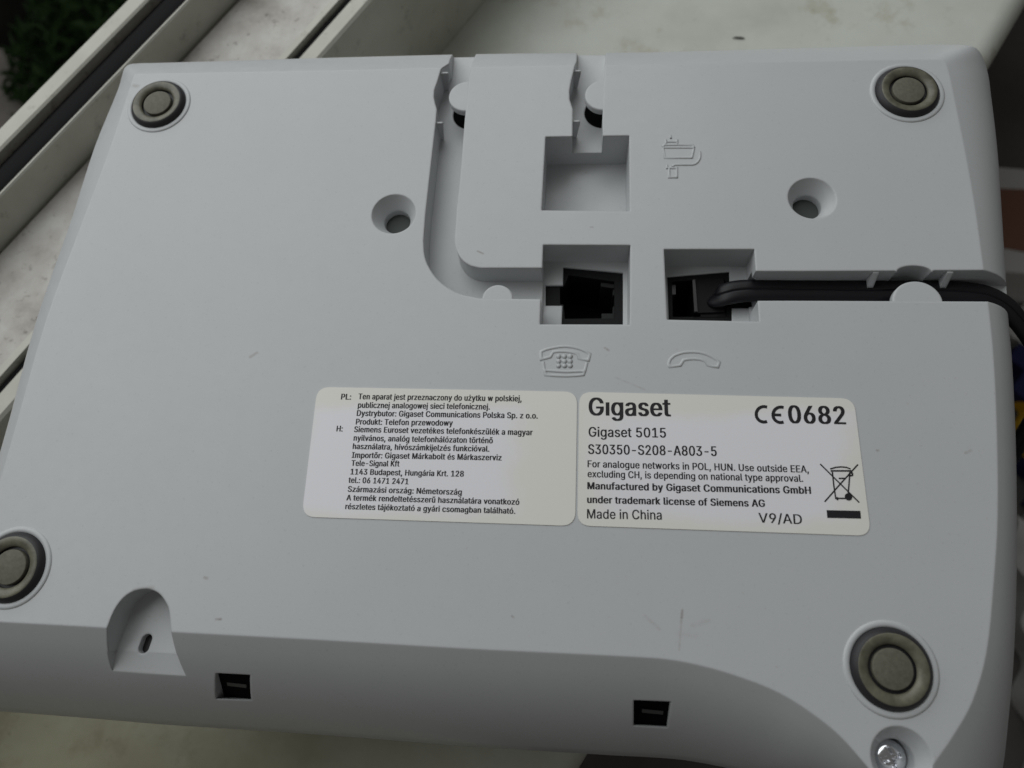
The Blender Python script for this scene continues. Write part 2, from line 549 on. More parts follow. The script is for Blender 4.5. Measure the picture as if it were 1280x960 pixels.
tag(cloth_sheet('grey_cloth', 1236, 1480, 650, 1010, zr, 24, 'cloth', seed=3), 'blurred pale grey crumpled cloth at the lower right edge', 'cloth')
tag(cloth_sheet('patterned_cloth', 1250, 1420, 448, 628, zr, 16, 'pattern', seed=5), 'blurred navy and yellow patterned cloth at the right edge', 'cloth')
tag(cloth_sheet('pale_cloth', 1238, 1400, 386, 440, zr, 8, 'cloth', seed=8, ny=24), 'blurred pale cloth just under the black cord at the right edge', 'cloth')
box = empty('card_box')
tag(box, 'blurred white box with red brown panels at the right edge', 'box')
bx = UP([(1236, 208), (1400, 222), (1400, 352), (1236, 338)], zr + 60)
mesh_obj('carton', *prism_data(bx, zr + 0.5, zr + 60), 'white_card', box)
mesh_obj('printed_panel', *prism_data(UP([(1242, 236), (1360, 240), (1360, 330), (1242, 308)], zr + 60), zr + 60.1, zr + 60.8), 'brown_card', box)

# ================================================================= TELEPHONE
phone = empty('telephone')
tag(phone, 'light grey corded telephone lying face down with its underside up', 'telephone')

# outline: (face px, outer px, drop in mm)
CT = [
    ((166, 100), (152.5, 95), 2.5), ((168, 94.8), (155, 86.5), 2.6), ((170.5, 92.8), (159, 82), 2.8), ((176, 92.4), (166, 79.6), 3.0), ((200, 91.9), (195, 78.6), 3.0), ((290, 90.3), (288, 76), 3), ((400, 88.5), (400, 72.5), 3), ((600, 84), (600, 67.5), 3), ((800, 80.5), (800, 65.5), 3),
    ((1000, 77.3), (1010, 60), 3.2), ((1110, 75), (1130, 56.5), 3.6), ((1160, 74.5), (1192, 55.8), 4.2), ((1179, 76), (1220, 60), 5.5),
    ((1185, 88), (1233, 84), 7), ((1191, 115), (1239, 121), 8), ((1206, 188), (1247, 190), 8), ((1219, 262), (1252, 262), 8), ((1229, 335), (1257, 345), 8),
    ((1236, 388), (1260, 400), 8), ((1242, 450), (1264, 452), 9), ((1246, 540), (1268, 550), 10), ((1247, 645), (1269, 660), 11),
    ((1242, 729), (1268, 750), 12), ((1233, 816), (1264, 832), 14), ((1215, 878), (1258, 902), 17), ((1190, 922), (1252, 960), 20),
    ((1167, 955), (1238, 1012), 22), ((1149, 983), (1208, 1046), 23), ((1129, 994), (1168, 1053), 24), ((1106, 984), (1115, 1030), 24),
    ((1083, 957), (1058, 1003), 24), ((1049, 919), (1008, 986), 24), ((1014, 891), (965, 974), 24), ((974, 866), (930, 965), 24.5), ((927, 847), (890, 956), 25),
    ((880, 833), (850, 949.5), 25.5), ((835, 824.3), (812, 946.5), 26), ((790, 821), (772, 944.5), 26), ((690, 816), (680, 939), 26), ((587, 811), (580, 932.5), 26),
    ((400, 800), (395, 918), 26), ((215, 790), (210, 906), 26), ((128, 784.5), (120, 898.5), 26), ((0, 777.5), (-8, 888.5), 26), ((-34, 776), (-58, 886), 25),
    ((-46, 773), (-92, 874), 22), ((-50, 762), (-94, 840), 14), ((-45, 744), (-76, 790), 7), ((-34, 715), (-52, 730), 3.2), ((12.5, 559), (1, 562), 2.5), ((58, 400), (45.5, 400), 2.5), ((103, 278), (88, 278), 2.5), ((137.5, 187), (119, 182), 2.5), ((160, 118), (147, 113), 2.5),
]
KS = 4
ctrl = []
for f_, o_, d_ in CT:
    top_or_left = (f_[1] < 77 and f_[0] < 1165) or f_[1] < 95 and f_[0] < 1165 or (f_[0] < 170 and f_[1] < 720)
    if top_or_left:
        d_ = d_ * 1.75
    fx, fy = U(*f_)
    ox, oy = U(*o_, -d_)
    ctrl.append((fx, fy, ox, oy, d_, 0.12 if top_or_left else 0.36))
loop = catmull(ctrl, KS)
NL = len(loop)
ROWS = 9
bverts, bfaces = [], []
for r_ in range(ROWS + 1):
    t = r_ / ROWS
    for fx, fy, ox, oy, d_, bd_ in loop:
        hh = t + bd_ * t * (1 - t)
        zz = t - bd_ * t * (1 - t)
        bverts.append((fx + (ox - fx) * hh, fy + (oy - fy) * hh, -d_ * zz))
for zlow in (-34.0,):
    for fx, fy, ox, oy, d_, bd_ in loop:
        bverts.append((ox, oy, zlow))
NR = ROWS + 2
for r_ in range(NR - 1):
    for i in range(NL):
        a, b = r_ * NL + i, r_ * NL + (i + 1) % NL
        bfaces.append((a, b, b + NL, a + NL))
bfaces.append(tuple(range(NL)))
bfaces.append(tuple(range((NR - 1) * NL, NR * NL)))
body = mesh_obj('base_shell', bverts, bfaces, 'plastic', phone)
_b = bmesh.new()
_b.from_mesh(body.data)
bmesh.ops.triangulate(_b, faces=[f for f in _b.faces if len(f.verts) > 4])
_b.to_mesh(body.data)
_b.free()


def bevel_z(px, py):
    """height of the front bevel under a photo pixel (march along the ray)"""
    best = 0.0
    zt = 0.0
    while zt > -26:
        x, y = U(px, py, zt)
        zs = surf_z(x, y)
        if zs is not None and zs >= zt:
            return zt
        zt -= 0.1
    return zt


def surf_z(x, y):
    # nearest column of the outline, then position along its section
    bi, bd = 0, 1e9
    for i, (fx, fy, ox, oy, d_, bd_) in enumerate(loop):
        vx, vy = ox - fx, oy - fy
        L2 = vx * vx + vy * vy
        t = ((x - fx) * vx + (y - fy) * vy) / L2
        t = min(max(t, 0), 1)
        dd = (fx + vx * t - x) ** 2 + (fy + vy * t - y) ** 2
        if dd < bd:
            bi, bd, bt = i, dd, t
    d_, BEND = loop[bi][4], loop[bi][5]
    # invert hh(t)
    q = bt
    for _ in range(30):
        q -= (q + BEND * q * (1 - q) - bt) / (1 + BEND - 2 * BEND * q)
    return -d_ * (q - BEND * q * (1 - q))


# ---- cutters
cutters = []


def cutter(v, f):
    o = mesh_obj('cutter', v, f, 'plastic')
    cutters.append(o)
    return o


CH = -6.2
# groove from the top edge down and round to the line socket, with the bulge opposite the tab
left = [(562, 40), (560, 75), (551, 87), (547, 101), (543, 112), (542.3, 121), (544, 130), (546, 136), (545, 150), (531.8, 268)]
bend_o = [(529.4, 300), (530.5, 318), (535, 332), (545, 347), (558, 358.5), (575, 367.5), (600, 373)]
low = [(676, 374), (690, 374)]
up = [(690, 335), (676, 335), (600, 335)]
bend_i = [(589, 332.5), (580, 327), (573, 318), (569.5, 308), (568.5, 298)]
right = [(571, 260), (575, 225), (581, 150), (586, 100), (590, 72), (592, 40)]
grooveA = UP(left) + catmull(UP(bend_o), 4, False) + UP(low) + UP(up) + catmull(UP(bend_i), 4, False) + UP(right)
cutter(*prism_data(grooveA, CH, 12))
# groove from the top edge to the mains-adapter pocket
grooveB = UP([(722, 40), (721, 72), (717.5, 87), (714, 101), (711.8, 113), (712, 124), (716, 136), (715.5, 178), (754, 178), (753, 150), (755, 97), (757, 72), (759, 40)])
cutter(*prism_data(grooveB, CH + 0.25, 12.2))
# pockets
cutter(*prism_data(UP([(682, 171), (786.5, 169.5), (787, 264), (677, 263)]), -10.1, 12.4))
cutter(*prism_data(UP([(679, 306), (788, 306.5), (787, 405.7), (675, 405.5)]), -7.2, 12.6))
cutter(*prism_data(UP([(830, 311.6), (943, 311.6), (949, 402), (834, 399.7)]), -7.4, 12.8))
# deep wells in which the two jacks sit
JZ = -7.3
jackA = UP([(704, 334), (778.7, 341), (778.7, 407), (702, 407), (703, 382.5), (682, 382.5), (682, 357), (703.8, 357)], JZ)
cutter(*prism_data(jackA, -24, -3))
jackB = UP([(834, 346), (911.7, 339.5), (912, 352), (940, 352), (940, 385), (915, 385), (915, 402), (836, 401)], JZ)
cutter(*prism_data(jackB, -24, -3.1))
# cord channel to the right edge
nx, ny = U(1143, 340)
nr = abs(U(1165, 340)[0] - nx)
chC = UP([(938, 339), (1000, 339), (1119, 338.5)]) + [(nx + nr * math.cos(a), ny + nr * 0.42 * math.sin(a)) for a in [math.pi * (1 - i / 14) for i in range(15)]] + UP([(1167, 338), (1300, 337.5), (1300, 377), (1234, 377), (1000, 376), (938, 376)])
cutter(*prism_data(chC, -6.8, 13))
# holes under the two tabs
T1 = U(584, 120)
T2 = U(755, 118.5)
T1r = 4.35
for (tx, ty) in (T1, T2):
    cutter(*prism_data(circle(tx, ty, T1r - 0.15, 40), -26, -1.5))
TABHOLES = (T1, T2)
# screw pillars
SCREWH = [(-0.3019191 * 130, 0.61937779 * 130), (0.36765697 * 130, 0.64582858 * 130)]
for hx, hy in SCREWH:
    cutter(*lathe_data(hx, hy, [(2.6, -16), (2.9, -3.4), (3.1, -3.2), (5.28, 0.9)], 56))
# screw well at the front corner
WX, WY = 53.0, -18.9
SX, SY = WX + 0.15, WY - 0.55
cutter(*prism_data(circle(SX, SY, 3.2, 56), -3.0, 1.5, circle(WX - 0.05, WY + 0.3, 5.5, 56)))
cutter(*prism_data(circle(SX, SY, 3.05, 56), -12, -2.5))
# the four feet stand on low raised seats
FEET = [(-0.7556 * 130, 0.8447 * 130), (0.5351 * 130, 0.8447 * 130), (-0.8081 * 130, 0.0332 * 130), (0.4067 * 130, -0.0426 * 130)]
# finger scoop with a small slot
sc_up = [(133, 787), (143, 762.5), (155, 746.5), (168, 738.6), (184, 736), (198, 741), (207, 752), (211.5, 763), (214, 789)]
scz = bevel_z(177, 841)
z1_, z2_ = bevel_z(128, 841), bevel_z(225, 842)
pl, pr = U(129, 840, z1_), U(225, 842, z2_)
FLZ = -5.6
fl_l, fl_r = U(136, 818, FLZ), U(219, 820, FLZ)
upper = catmull(UP(sc_up), 3, False)
lo_y = (fl_l[1] + fl_r[1]) / 2
side_l = [(fl_l[0] - 0.3, lo_y)]
side_r = [(fl_r[0] + 0.3, lo_y)]
poly = upper + [(upper[-1][0] + 0.35, lo_y), (upper[0][0] - 0.8, lo_y)]
cutter(*prism_data(poly, FLZ, 13.2))
# sloping lip below the scoop's floor
xa, xb = upper[0][0] - 0.85, upper[-1][0] + 0.4
yl = (pl[1] + pr[1]) / 2
Vw = [(xa, lo_y + 0.5, FLZ - 0.02), (xb, lo_y + 0.5, FLZ - 0.02), (xb + 0.5, yl, scz - 0.2), (xa - 0.4, yl, scz - 0.2),
      (xa, lo_y + 0.5, 13.4), (xb, lo_y + 0.5, 13.4), (xb + 0.5, yl, 13.4), (xa - 0.4, yl, 13.4)]
Fw = [(0, 1, 2, 3), (4, 5, 6, 7), (0, 1, 5, 4), (1, 2, 6, 5), (2, 3, 7, 6), (3, 0, 4, 7)]
cutter(Vw, Fw)
hc = U(181.6, 804.6, FLZ)
hp = []
for i in range(28):
    a = 6.2832 * i / 28
    lx_, ly_ = 1.05 * math.cos(a), 1.05 * math.sin(a) + (0.7 if math.sin(a) >= 0 else -0.7)
    hp.append((hc[0] + lx_ + 0.16 * ly_, hc[1] + ly_))
cutter(*prism_data(hp, FLZ - 9, FLZ + 1))
# latch slots in the front bevel
SLOTS = []
for q in ([(267.5, 841.5), (309.5, 844), (312.5, 875), (275.5, 872)], [(792, 875), (838.5, 877), (834.5, 909), (792, 906.5)]):
    zq = [bevel_z(*c_) for c_ in q]
    pts = [U(*c_, z_) for c_, z_ in zip(q, zq)]
    x0 = (pts[0][0] + pts[3][0]) / 2
    x1 = (pts[1][0] + pts[2][0]) / 2
    y1 = (pts[0][1] + pts[1][1]) / 2
    y0 = (pts[2][1] + pts[3][1]) / 2
    SLOTS.append((pts, zq))
    cutter(*prism_data(pts, -32, 13.6))

def volume(me_):
    b_ = bmesh.new()
    b_.from_mesh(me_)
    v_ = b_.calc_volume(signed=True)
    b_.free()
    return v_


def cut_with(c_):
    md = body.modifiers.new('cut', 'BOOLEAN')
    md.operation = 'DIFFERENCE'
    md.solver = 'EXACT'
    md.object = c_
    dg = bpy.context.evaluated_depsgraph_get()
    dg.update()
    out = bpy.data.meshes.new_from_object(body.evaluated_get(dg))
    body.modifiers.clear()
    return out


for i_, c_ in enumerate(cutters):
    v0 = volume(body.data)
    for tries in range(4):
        new = cut_with(c_)
        v1 = volume(new)
        if 0.95 * v0 < v1 < v0 - 1e-12:
            body.data = new
            break
        print('retry cut', i_, tries, v0 * 1e9, v1 * 1e9)
        c_.location = (random.uniform(-2e-5, 2e-5), random.uniform(-2e-5, 2e-5), random.uniform(-2e-5, 2e-5))
me = body.data
for c_ in cutters:
    bpy.data.objects.remove(c_)
me.materials.clear()
me.materials.append(M['plastic'])
me.polygons.foreach_set('material_index', [0] * len(me.polygons))
me.polygons.foreach_set('use_smooth', [True] * len(me.polygons))
me.set_sharp_from_angle(angle=math.radians(24))
# the flat underside keeps its own straight normals up to its rim
_b = bmesh.new()
_b.from_mesh(me)
for e_ in _b.edges:
    lf = e_.link_faces
    if len(lf) == 2 and (abs(lf[0].normal.z) > 0.9999) != (abs(lf[1].normal.z) > 0.9999):
        e_.smooth = False
for f_ in _b.faces:
    if abs(f_.normal.z) > 0.9999:
        f_.smooth = False
_b.to_mesh(me)
_b.free()
me.update()
print('SHELL', len(me.vertices), len(me.polygons))

# upper housing (the face of the telephone, turned down onto the sill)
cxm = sum(p_[2] for p_ in loop) / NL
cym = sum(p_[3] for p_ in loop) / NL


def inset(k):
    return [(cxm + (p_[2] - cxm) * k, cym + (p_[3] - cym) * k) for p_ in loop[::2]]


hv, hf = [], []
prof = [(0.975, -34.05), (0.97, -46), (0.93, -56), (0.80, -66), (0.62, -72), (0.58, -88.5), (0.55, -89.6)]
n_ = len(inset(1))
for k, z in prof:
    hv += [(x, y, z) for x, y in inset(k)]
for j in range(len(prof) - 1):
    for i in range(n_):
        hf.append((j * n_ + i, j * n_ + (i + 1) % n_, (j + 1) * n_ + (i + 1) % n_, (j + 1) * n_ + i))
hf += [tuple(range(n_)), tuple(range((len(prof) - 1) * n_, len(prof) * n_))]
mesh_obj('upper_housing', hv, hf, 'plastic', phone, smooth=30)

# feet
for fx, fy in FEET:
    mesh_obj('foot_seat', *lathe_data(fx, fy, [(7.62, -0.3), (7.62, 0.02), (7.55, 0.14), (7.35, 0.22), (7.1, 0.25), (6.6, 0.22), (6.52, 0.1), (6.52, -0.3)], 72, close_top=False, close_bot=False), 'plastic', phone, smooth=60)
    ft = mesh_obj('rubber_foot', *lathe_data(fx, fy, [
        (6.42, -0.2), (6.50, 0.05), (6.50, 0.3), (6.38, 0.55), (6.0, 1.0), (5.62, 1.26), (5.3, 1.32), (4.8, 1.27), (4.35, 1.1), (4.0, 0.88), (3.82, 0.6), (3.78, 0.05)], 72, close_top=True), 'rubber', phone, smooth=35)
    ft.data.materials.append(M['rubber_side_shade'])
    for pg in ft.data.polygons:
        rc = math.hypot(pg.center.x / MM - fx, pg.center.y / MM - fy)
        if (len(pg.vertices) == 4 and rc > 5.75) or (rc < 3.88 and pg.center.z / MM - ZF > 0.0):  # dark outer wall, plus shade painted into the groove round the pad
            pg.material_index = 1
    mesh_obj('centre_pad', *lathe_data(fx, fy, [(3.26, 0.06), (3.25, 0.82), (3.2, 0.9), (3.08, 0.94)], 60), 'rubber_pad', ft, smooth=40)


# tabs that hold the cables down
def tab_data(cx, cy, r, a0, a1, tail, z0=-1.5, z1=-0.02):
    pts = circle(cx, cy, r, 28, a0, a1, closed=False) + tail
    ch = 0.18
    mx = sum(p_[0] for p_ in pts) / len(pts)
    my = sum(p_[1] for p_ in pts) / len(pts)
    top = [(mx + (x - mx) * (1 - ch / r), my + (y - my) * (1 - ch / r)) for x, y in pts]
    n = len(pts)
    V = [(x, y, z0) for x, y in pts] + [(x, y, z1 - ch) for x, y in pts] + [(x, y, z1) for x, y in top]
    F = [tuple(range(n)), tuple(range(2 * n, 3 * n))]
    for j in range(2):
        F += [(j * n + i, j * n + (i + 1) % n, (j + 1) * n + (i + 1) % n, (j + 1) * n + i) for i in range(n)]
    return V, F


H = math.pi / 2
for (tx, ty) in (T1, T2):
    mesh_obj('retaining_tab', *tab_data(tx - 0.1, ty, T1r - 0.25, H * 0.98, 3 * H * 1.005, [(tx + 0.4, ty - T1r + 0.3), (tx + 0.4, ty + T1r - 0.3)]), 'plastic', phone, smooth=30)
t3a, t3b = U(602.5, 373), U(641.5, 373.5)
t3 = ((t3a[0] + t3b[0]) / 2, t3a[1])
t3r = (t3b[0] - t3a[0]) / 2
mesh_obj('retaining_tab', *tab_data(t3[0], t3[1] - 0.1, t3r, 0, 2 * H, [(t3[0] - t3r, t3[1] - 0.5), (t3[0] + t3r, t3[1] - 0.5)]), 'plastic', phone, smooth=30)
t4a, t4b = U(1116, 376.5), U(1179, 377)
t4 = ((t4a[0] + t4b[0]) / 2, t4a[1])
t4r = (t4b[0] - t4a[0]) / 2
v_, f_ = tab_data(t4[0], t4[1] - 0.1, t4r, 0, 2 * H, [(t4[0] - t4r, t4[1] - 0.5), (t4[0] + t4r, t4[1] - 0.5)])
k4 = (U(1147, 351)[1] - t4[1]) / t4r
v_ = [(x, t4[1] + (y - t4[1]) * (k4 if y > t4[1] else 1), z) for x, y, z in v_]
mesh_obj('retaining_tab', v_, f_, 'plastic', phone, smooth=30)


for (tx, ty) in TABHOLES:
    mesh_obj('hole_shade_plug', *prism_data(circle(tx, ty, T1r - 0.17, 40), -25.9, CH - 0.12), 'void', phone)  # black plugs just below the floor paint the darkness inside the holes


# thin ribs on the groove walls
def rib(x0, x1, y, th=0.45, ztop=-0.5, zbot=CH):
    # fin standing off the left wall, reaching further at the top than at the floor
    V, F = [], []
    prof_ = [(x0 - 0.4, ztop), (x1, ztop), (x1, ztop - 0.8), (x0 + 0.5 * (x1 - x0), zbot - 0.1), (x0 - 0.4, zbot - 0.1)]
    n = len(prof_)
    for yy in (y - th / 2, y + th / 2):
        V += [(x, yy, z) for x, z in prof_]
    F = [tuple(range(n)), tuple(range(n, 2 * n))] + [(i, (i + 1) % n, n + (i + 1) % n, n + i) for i in range(n)]
    return V, F


for (pa, pb) in (((551, 89), (560, 89)), ((545, 151.5), (553, 151.5)), ((717, 86.5), (726, 86.5)), ((716, 149.5), (725, 149.5))):
    a, b = U(*pa), U(*pb)
    mesh_obj('groove_rib', *rib(a[0], b[0], a[1]), 'plastic', phone)
for px_ in (1096, 1189):
    x, y = U(px_, 338.3)
    V = []
    for xx in (x - 0.55, x + 0.55):
        V += [(xx, y + 0.4, -0.25), (xx, y - 0.35, -0.3), (xx - 0.1, y - 2.0, -3.6), (xx - 0.1, y + 0.4, -3.9)]
    F = [(0, 1, 2, 3), (4, 5, 6, 7)] + [(i, (i + 1) % 4, 4 + (i + 1) % 4, 4 + i) for i in range(4)]
    mesh_obj('groove_rib', V, F, 'plastic', phone)


# ---- jacks
def grow(poly, k):
    mx = sum(p_[0] for p_ in poly) / len(poly)
    my = sum(p_[1] for p_ in poly) / len(poly)
    return [(mx + (x - mx) * k, my + (y - my) * k) for x, y in poly]


def ring_plate(outer, inner, z0, z1):
    """plate with a hole; both polygons are given with the same number of points"""
    n = len(outer)
    V = [(x, y, z1) for x, y in outer] + [(x, y, z1) for x, y in inner] + [(x, y, z0) for x, y in outer] + [(x, y, z0) for x, y in inner]
    F = []
    for i in range(n):
        j = (i + 1) % n
        F += [(i, j, n + j, n + i), (n + i, n + j, 3 * n + j, 3 * n + i), (3 * n + i, 3 * n + j, 2 * n + j, 2 * n + i), (2 * n + i, 2 * n + j, j, i)]
    return V, F


def jack(name, poly, hole, z, material='jack'):
    jk = empty(name)
    jk.parent = phone
    # housing: walls around the well and a floor deep inside
    V1, F1 = prism_data(grow(poly, 0.995), -23.8, -22.5)
    mesh_obj('back_plate', V1, F1, 'black', jk)
    V2, F2 = ring_plate(grow(poly, 0.995), hole, -22.4, z)
    mesh_obj('housing', V2, F2, material, jk)
    return jk


zj = JZ - 0.35
pA = UP([(704, 334), (778.7, 341), (778.7, 407), (702, 407), (703, 382.5), (682, 382.5), (682, 357), (703.8, 357)], JZ)
hA = UP([(711, 344), (768, 352), (768, 398), (706, 398.5), (704.5, 381), (700, 380), (700, 358), (705, 358)], zj)
jA = jack('line_jack', pA, hA, zj)
# stepped guides on the right side of the opening
zst = zj - 0.9
steps = [[(751, 353), (779, 356), (779, 362), (751, 358)], [(766, 362), (779, 362), (779, 369), (766, 369)],
         [(766, 383), (779, 383), (779, 392), (766, 392)], [(752, 392), (779, 392), (779, 402), (752, 402)]]
for st in steps:
    mesh_obj('guide_step', *prism_data(UP(st, zst), -20, zst), 'black_soft', jA)
pB = UP([(834, 346), (911.7, 339.5), (912, 352), (940, 352), (940, 385), (915, 385), (915, 402), (836, 401)], JZ)
hB = UP([(840, 352), (905, 348), (908, 354), (914, 354), (914, 383), (908, 384), (908, 396), (841, 396)], zj)
jB = jack('handset_jack', pB, hB, zj)

mesh_obj('hole_shade_plug', *prism_data(grow(hp, 0.985), FLZ - 8.9, FLZ - 1.4), 'rubber_side_shade', phone)  # dark plug paints the shade inside the scoop's slot
for hx, hy in SCREWH:
    mesh_obj('hole_shade_plug', *lathe_data(hx, hy, [(2.6, -15.9), (2.82, -5.0)], 40), 'deep', phone)  # added plugs whose dark colour paints the shade down the screw holes
# black blocks paint the slots' unlit inside; a hook edge shows in each
for pts, zq in SLOTS:
    q = [(pts[0][0] + 0.03, pts[0][1] - 0.03), (pts[1][0] - 0.03, pts[1][1] - 0.03), (pts[2][0] - 0.03, pts[2][1] + 0.03), (pts[3][0] + 0.03, pts[3][1] + 0.03)]
    V = [(x, y, -31.9) for x, y in q] + [(x, y, z - 1.5) for (x, y), z in zip(q, zq)]
    shade_block = mesh_obj('slot_shade_block', V, [(0, 1, 2, 3), (4, 5, 6, 7), (0, 1, 5, 4), (1, 2, 6, 5), (2, 3, 7, 6), (3, 0, 4, 7)], 'void', phone)

    def qp(u, v, h):
        a_ = [q[0][k] * (1 - u) + q[1][k] * u for k in (0, 1)]
        b_ = [q[3][k] * (1 - u) + q[2][k] * u for k in (0, 1)]
        za_ = zq[0] * (1 - u) + zq[1] * u
        zb_ = zq[3] * (1 - u) + zq[2] * u
        return (a_[0] * (1 - v) + b_[0] * v, a_[1] * (1 - v) + b_[1] * v, za_ * (1 - v) + zb_ * v + h)
    V = [qp(u, v, h) for h in (-1.6, -0.9) for u, v in ((0.25, 0.36), (0.85, 0.40), (0.85, 0.54), (0.25, 0.50))]
    mesh_obj('hook_edge', V, [(0, 1, 2, 3), (4, 5, 6, 7), (0, 1, 5, 4), (1, 2, 6, 5), (2, 3, 7, 6), (3, 0, 4, 7)], 'hook', shade_block)

# ---- screw at the front corner
screw = empty('screw')
screw.parent = phone
hz = -5.6
R0 = 2.72
NA, NRG = 72, 26
V, F = [(SX, SY, 0)], []
sa = math.radians(18)
for j in range(1, NRG + 1):
    r = R0 * j / NRG
    for i in range(NA):
        a = 2 * math.pi * i / NA
        x, y = r * math.cos(a), r * math.sin(a)
        z = hz + 1.45 * math.sqrt(max(0, 1 - (r / R0) ** 2 * 0.93))
        u, v = x * math.cos(sa) + y * math.sin(sa), -x * math.sin(sa) + y * math.cos(sa)
        arm = max(0, min(1, (0.42 - min(abs(u), abs(v))) / 0.14)) * max(0, min(1, (1.65 - max(abs(u), abs(v))) / 0.25))
        z -= arm * 0.95 * (1 - 0.35 * r / R0)
        V.append((SX + x, SY + y, z))
V[0] = (SX, SY, hz + 1.45 - 0.95)
for i in range(NA):
    F.append((0, 1 + i, 1 + (i + 1) % NA))
for j in range(NRG - 1):
    for i in range(NA):
        a, b = 1 + j * NA + i, 1 + j * NA + (i + 1) % NA
        F.append((a, b, b + NA, a + NA))
k0 = len(V)
for i in range(NA):
    a = 2 * math.pi * i / NA
    V.append((SX + R0 * math.cos(a), SY + R0 * math.sin(a), -11))
for i in range(NA):
    a, b = 1 + (NRG - 1) * NA + i, 1 + (NRG - 1) * NA + (i + 1) % NA
    F.append((a, b, k0 + (i + 1) % NA, k0 + i))
mesh_obj('screw_head', V, F, 'steel', screw, smooth=50)


# ---- embossed symbols
def ridge_data(pts, w_=0.62, h_=0.16, closed=False):
    """raised line with a rounded top, mitred at its corners"""
    P = [Vector(p_) for p_ in pts]
    n = len(P)
    prof_ = [(-0.5, -0.05), (-0.46, 0.25), (-0.26, 0.9), (0.0, 1.0), (0.26, 0.9), (0.46, 0.25), (0.5, -0.05)]
    m_ = len(prof_)
    V, F = [], []
    for i in range(n):
        a = P[i - 1] if (closed or i > 0) else None
        b = P[(i + 1) % n] if (closed or i < n - 1) else None
        d0 = (P[i] - a).normalized() if a is not None else (b - P[i]).normalized()
        d1 = (b - P[i]).normalized() if b is not None else d0
        t = (d0 + d1)
        t = t.normalized() if t.length > 1e-3 else d0
        nn = Vector((-t.y, t.x))
        k = 1.0 / max(0.5, nn.dot(Vector((-d0.y, d0.x))))
        for u, z in prof_:
            V.append((P[i].x + nn.x * u * w_ * k, P[i].y + nn.y * u * w_ * k, z * h_ if z > 0 else z))
    for i in range(n if closed else n - 1):
        j = (i + 1) % n
        for q in range(m_ - 1):
            F.append((i * m_ + q, i * m_ + q + 1, j * m_ + q + 1, j * m_ + q))
    if not closed:
        F += [tuple(range(m_)), tuple(range((n - 1) * m_, n * m_))]
    return V, F


def symbol(name, s, ox, oy, strokes, dots=(), w_=0.62, h_=0.16):
    parts = []
    for st, cl in strokes:
        parts.append(ridge_data(UP(ZP(s, ox, oy, st)), w_, h_, cl))
        h_ += 0.004
    for d in dots:
        x, y = UP(ZP(s, ox, oy, [d]))[0]
        parts.append(lathe_data(x, y, [(0.55, -0.05), (0.48, 0.12), (0.25, 0.2)], 12))
    return mesh_obj(name, *join_data(parts), 'plastic', phone, smooth=60)


symbol('telephone_symbol', 4, 500, 260, [
    ([(705, 718), (728, 708), (760, 700), (795, 694), (830, 692), (865, 696), (900, 705), (925, 716), (950, 730), (942, 762), (895, 752), (888, 730), (860, 721), (830, 718), (795, 717), (765, 720), (752, 745), (705, 757)], True),
    ([(716, 768), (722, 812), (727, 834), (770, 838), (830, 840), (880, 838), (917, 834), (924, 815), (935, 772)], False),
    ([(722, 812), (830, 819), (924, 815)], False)],
    [(x, y) for x in (793, 822, 851) for y in (742, 766, 789)])
symbol('handset_symbol', 2.56, 780, 270, [
    ([(142, 472), (148, 458), (160, 447), (175, 441), (190, 437), (208, 435), (225, 435), (243, 437), (260, 441), (278, 449), (295, 459), (305, 468), (300, 483), (283, 481), (268, 477), (260, 464), (243, 459), (225, 457), (206, 458), (190, 461), (180, 478), (163, 480), (146, 482)], True)])
symbol('power_adapter_symbol', 14.77, 820, 165, [
    ([(120, 275), (150, 240), (400, 238), (680, 240), (705, 290)], False),
    ([(120, 290), (400, 290), (705, 290)], False),
    ([(130, 300), (165, 478), (400, 478), (662, 478), (700, 300)], False),
    ([(180, 140), (180, 225)], False), ([(390, 140), (390, 225)], False), ([(205, 182), (385, 182)], False), ([(258, 60), (275, 120)], False),
    ([(808, 360), (815, 420), (808, 490), (770, 555), (720, 592), (670, 605), (500, 605), (340, 608), (300, 640)], False),
    ([(240, 665), (240, 838), (385, 838), (385, 665)], True), ([(200, 610), (205, 680)], False)], w_=0.52)


# ---- labels
def rrect_px(corners, r, n=8):
    P = [Vector(U(*c_)) for c_ in corners]
    out = []
    for i in range(4):
        a, b, c_ = P[i - 1], P[i], P[(i + 1) % 4]
        d0 = (a - b).normalized()
        d1 = (c_ - b).normalized()
        s0, s1 = b + d0 * r, b + d1 * r
        for k in range(n):
            t = k / (n - 1)
            out.append(tuple((s0.lerp(b, t)).lerp(b.lerp(s1, t), t)))
    return out


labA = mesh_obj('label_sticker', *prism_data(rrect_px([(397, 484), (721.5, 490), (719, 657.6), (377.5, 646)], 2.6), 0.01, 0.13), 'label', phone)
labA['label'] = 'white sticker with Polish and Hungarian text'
labA['yellow'] = 0.36  # where the painted sky reflection is centred on this sheet
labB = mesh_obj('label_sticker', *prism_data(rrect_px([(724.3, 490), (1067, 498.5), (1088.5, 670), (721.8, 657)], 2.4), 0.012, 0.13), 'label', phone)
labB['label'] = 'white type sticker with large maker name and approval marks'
labB['yellow'] = 0.52  # same painted reflection, centred further along
ZT = 0.16
